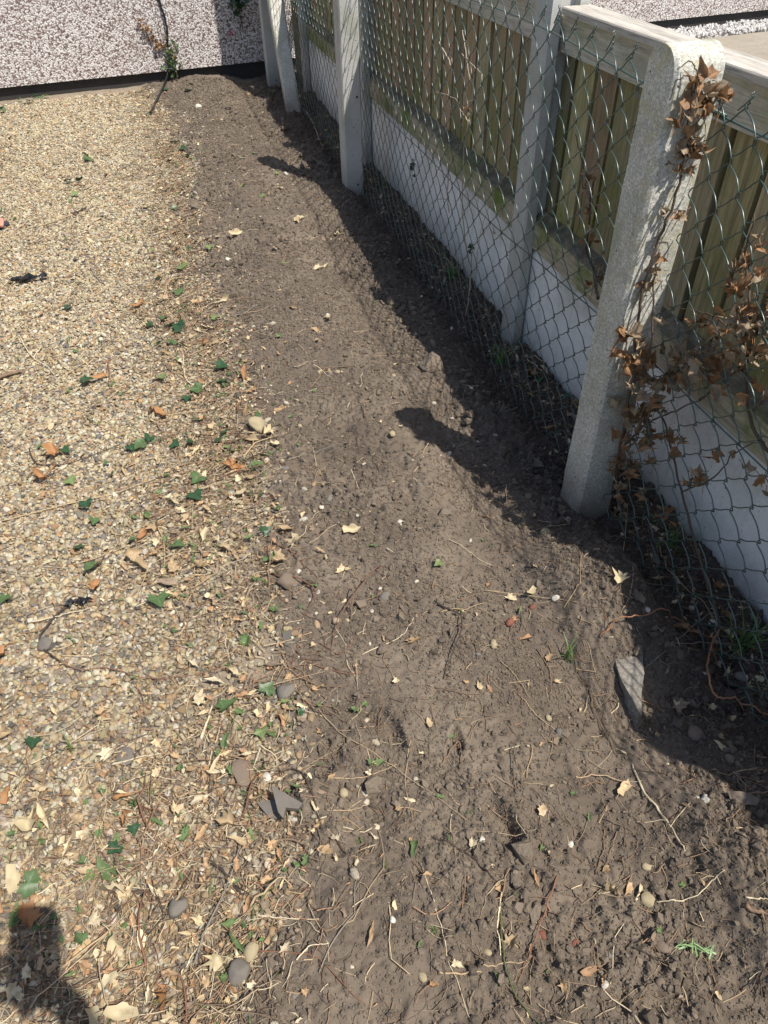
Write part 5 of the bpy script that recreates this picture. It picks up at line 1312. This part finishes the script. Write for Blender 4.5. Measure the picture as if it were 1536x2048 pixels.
# ------------------------------------------------------------------ people (skin-modifier bodies)
def skinned(name, joints, edges, mat, parent, sub=2):
    me = bpy.data.meshes.new(name); me.from_pydata([j[:3] for j in joints], edges, []); me.update()
    o = bpy.data.objects.new(name, me); C.objects.link(o); o.parent = parent; me.materials.append(mat)
    o.modifiers.new('skin', 'SKIN').use_smooth_shade = True
    sv = me.skin_vertices[0].data if me.skin_vertices else None
    if sv is None:
        bpy.context.view_layer.objects.active = o
    for i, j in enumerate(joints):
        r = j[3] if isinstance(j[3], tuple) else (j[3], j[3]); me.skin_vertices[0].data[i].radius = r
    me.skin_vertices[0].data[0].use_root = True
    s = o.modifiers.new('sub', 'SUBSURF'); s.levels = sub; s.render_levels = sub
    return o
def foot_path(c, d, L=.24):
    return
def person(loc, face, h, label, pose):
    """face: yaw (0 = +Y); local coords x right, y forward"""
    t = empty('person', loc); t.rotation_euler = (0, 0, face); tag(t, label, 'person'); s = h / 1.7
    J = [(0, 0, .95, (.13, .10)), (0, 0, 1.15, (.13, .09)), (0, .0, 1.33, (.16, .10)), (0, .0, 1.44, (.06, .06)), (0, .01, 1.50, .05), (0, .03, 1.56, (.062, .075)), (0, .02, 1.63, (.065, .08)),
         (.09, 0, .90, .085), (.10, .02, .50, .055), (.10, 0, .10, .036), (-.09, 0, .90, .085), (-.10, .02, .50, .055), (-.10, 0, .10, .036)]
    E = [(0, 1), (1, 2), (2, 3), (3, 4), (4, 5), (5, 6), (0, 7), (7, 8), (8, 9), (0, 10), (10, 11), (11, 12)]
    if pose == 'phone':
        arms = [[(.18, 0, 1.38, .052), (.17, -.02, 1.08, .040), (.080, .22, 1.18, .026), (.055, .25, 1.23, .022)], [(-.18, 0, 1.38, .052), (-.17, -.02, 1.08, .040), (-.080, .22, 1.18, .026), (-.055, .25, 1.23, .022)]]
    else:
        arms = [[(.18, 0, 1.38, .052), (.23, -.02, 1.10, .042), (.24, .06, .86, .028)], [(-.18, 0, 1.38, .052), (-.23, -.02, 1.10, .042), (-.24, .06, .86, .028)]]
    for A in arms:
        k = len(J); J += A; E.append((2, k)); E += [(k + i, k + i + 1) for i in range(len(A) - 1)]
    J = [(a * s, b * s, c * s, (tuple(q * s for q in r) if isinstance(r, tuple) else r * s)) for a, b, c, r in J]
    body = skinned('body', J, E, M['skin'], t)
    # hands with five fingers
    for sx in (1, -1):
        if pose == 'phone': wr = np.array([.055 * sx, .25, 1.23]) * s; fd = np.array([-sx * .30, -.12, .9])
        else: wr = np.array([.24 * sx, .06, .86]) * s; fd = np.array([0, .2, -1.0])
        fd /= np.linalg.norm(fd); sd_ = np.cross(fd, [sx, 0, .01]); sd_ /= np.linalg.norm(sd_)
        HJ = [(*wr, .024 * s), (*(wr + fd * .055 * s), (.036 * s, .014 * s))]; HE = [(0, 1)]
        for q in range(4):
            b0 = wr + fd * .075 * s + sd_ * (q - 1.5) * .019 * s; L = (.075, .085, .08, .062)[q] * s
            k = len(HJ); HJ += [(*b0, .009 * s), (*(b0 + fd * L * .5 + np.array([-sx * .012, 0, 0])), .008 * s), (*(b0 + fd * L * .85 + np.array([-sx * .03, 0, 0])), .007 * s)]; HE += [(1, k), (k, k + 1), (k + 1, k + 2)]
        k = len(HJ); b0 = wr + fd * .03 * s - sd_ * .03 * s
        HJ += [(*b0, .011 * s), (*(b0 + fd * .035 * s - sd_ * .022 * s), .009 * s)]; HE += [(0, k), (k, k + 1)]
        skinned('hand', HJ, HE, M['skin'], t, 1)
    # clothes: top and trousers as slightly larger skins over the body
    tj = [(0, 0, .98, (.145, .115)), (0, 0, 1.15, (.145, .105)), (0, 0, 1.33, (.175, .115)), (0, 0, 1.40, (.09, .08)), (.18, 0, 1.38, .066), (.185, -.01, 1.22, .055), (-.18, 0, 1.38, .066), (-.185, -.01, 1.22, .055)]
    skinned('shirt', [(a * s, b * s, c * s, (tuple(q * s for q in r) if isinstance(r, tuple) else r * s)) for a, b, c, r in tj], [(0, 1), (1, 2), (2, 3), (2, 4), (4, 5), (2, 6), (6, 7)], M['cloth2'], t)
    lj = [(0, 0, 1.0, (.145, .115)), (.09, 0, .88, .10), (.10, .02, .50, .072), (.10, 0, .16, .06), (-.09, 0, .88, .10), (-.10, .02, .50, .072), (-.10, 0, .16, .06)]
    skinned('trousers', [(a * s, b * s, c * s, (tuple(q * s for q in r) if isinstance(r, tuple) else r * s)) for a, b, c, r in lj], [(0, 1), (1, 2), (2, 3), (0, 4), (4, 5), (5, 6)], M['cloth'], t)
    hj = [(0, -.02, 1.62, (.075, .08)), (0, -.01, 1.68, (.07, .075)), (0, -.05, 1.56, (.06, .05))]
    skinned('hair', [(a * s, b * s, c * s, tuple(q * s for q in r)) for a, b, c, r in hj], [(0, 1), (0, 2)], M['hair'], t)
    # feet in flip-flops, five toes each
    for sx in (1, -1):
        fx_ = .10 * sx
        HJ = [(fx_, -.03, .05, .032), (fx_, .05, .045, (.034, .026)), (fx_, .13, .032, (.040, .017))]; HE = [(0, 1), (1, 2)]
        for q in range(5):
            off = (q - 2) * .0165 * sx; L = (.062, .056, .050, .043, .034)[q]; rr = (.0115, .0085, .008, .0075, .007)[q]
            k = len(HJ); HJ += [(fx_ - .004 * sx + off * 1.0, .15, .028, rr), (fx_ - .004 * sx + off * 1.12, .15 + L * .6, .024, rr), (fx_ - .004 * sx + off * 1.15, .15 + L, .021, rr * .85)]; HE += [(2, k), (k, k + 1), (k + 1, k + 2)]
        HJ = [(a * s, b * s, c * s, (tuple(q * s for q in r) if isinstance(r, tuple) else r * s)) for a, b, c, r in HJ]
        skinned('foot', HJ, HE, M['skin'], t, 2)
        k = 20; V = []; F = []
        for z in (.002, .016):
            for i in range(k):
                a = 2 * math.pi * i / k; V.append(((fx_ + .046 * math.cos(a) * (1 + .15 * math.sin(a))) * s, (.075 + .145 * math.sin(a)) * s, z * s))
        F = [tuple(range(k))[::-1], tuple(range(k, 2 * k))] + [(i, (i + 1) % k, k + (i + 1) % k, k + i) for i in range(k)]
        mesh_np('sandal', V, F, M['cloth'], t)
        mb = MB()
        for q in (-1, 1):
            mb.tube(smooth_path([((fx_ + .042 * q) * s, .06 * s, .014 * s), ((fx_ + .036 * q) * s, .10 * s, .052 * s), (fx_ * s, .155 * s, .046 * s)], 10), .0065 * s, 6)
        mb.build('sandal_strap', M['cloth'], t, True)
    return t
# bystander: only the toes of one foot reach into the frame at the left edge
tp = ground(14, 452)
yaw = math.radians(-105)
sft = 1.6 / 1.7
fw = np.array([-math.sin(yaw), math.cos(yaw)]); rt = np.array([math.cos(yaw), math.sin(yaw)])
org = tp[:2] - fw * (.205 * sft) + rt * (.10 * sft) + rt * 0.0
person((org[0], org[1], .004), yaw, 1.6, 'person in dark flip-flops standing at the left edge, only toes visible', 'stand')
# photographer behind the camera: throws the shadow at the lower left
person((-.06, -.28, 0), .05, 1.55, 'person standing behind the camera, holding up a phone', 'phone')
ph = MB(); ph.add([(.006 + .040 * math.copysign(abs(math.cos(q * math.pi / 12)) ** .45, math.cos(q * math.pi / 12)), -.058 + .076 * math.copysign(abs(math.sin(q * math.pi / 12)) ** .45, math.sin(q * math.pi / 12)), z) for z in (-.009, 0) for q in range(24)], [tuple(range(24))[::-1], tuple(range(24, 48))] + [(i, (i + 1) % 24, 24 + (i + 1) % 24, 24 + i) for i in range(24)])
o = ph.build('phone', M['black']); o.matrix_world = cam.matrix_world @ Matrix.Translation((0, 0, .016))
tag(o, 'dark phone held behind the camera position', 'phone')

finish_labels()
print('objects', len(bpy.data.objects), 'items', len(ITEMS))
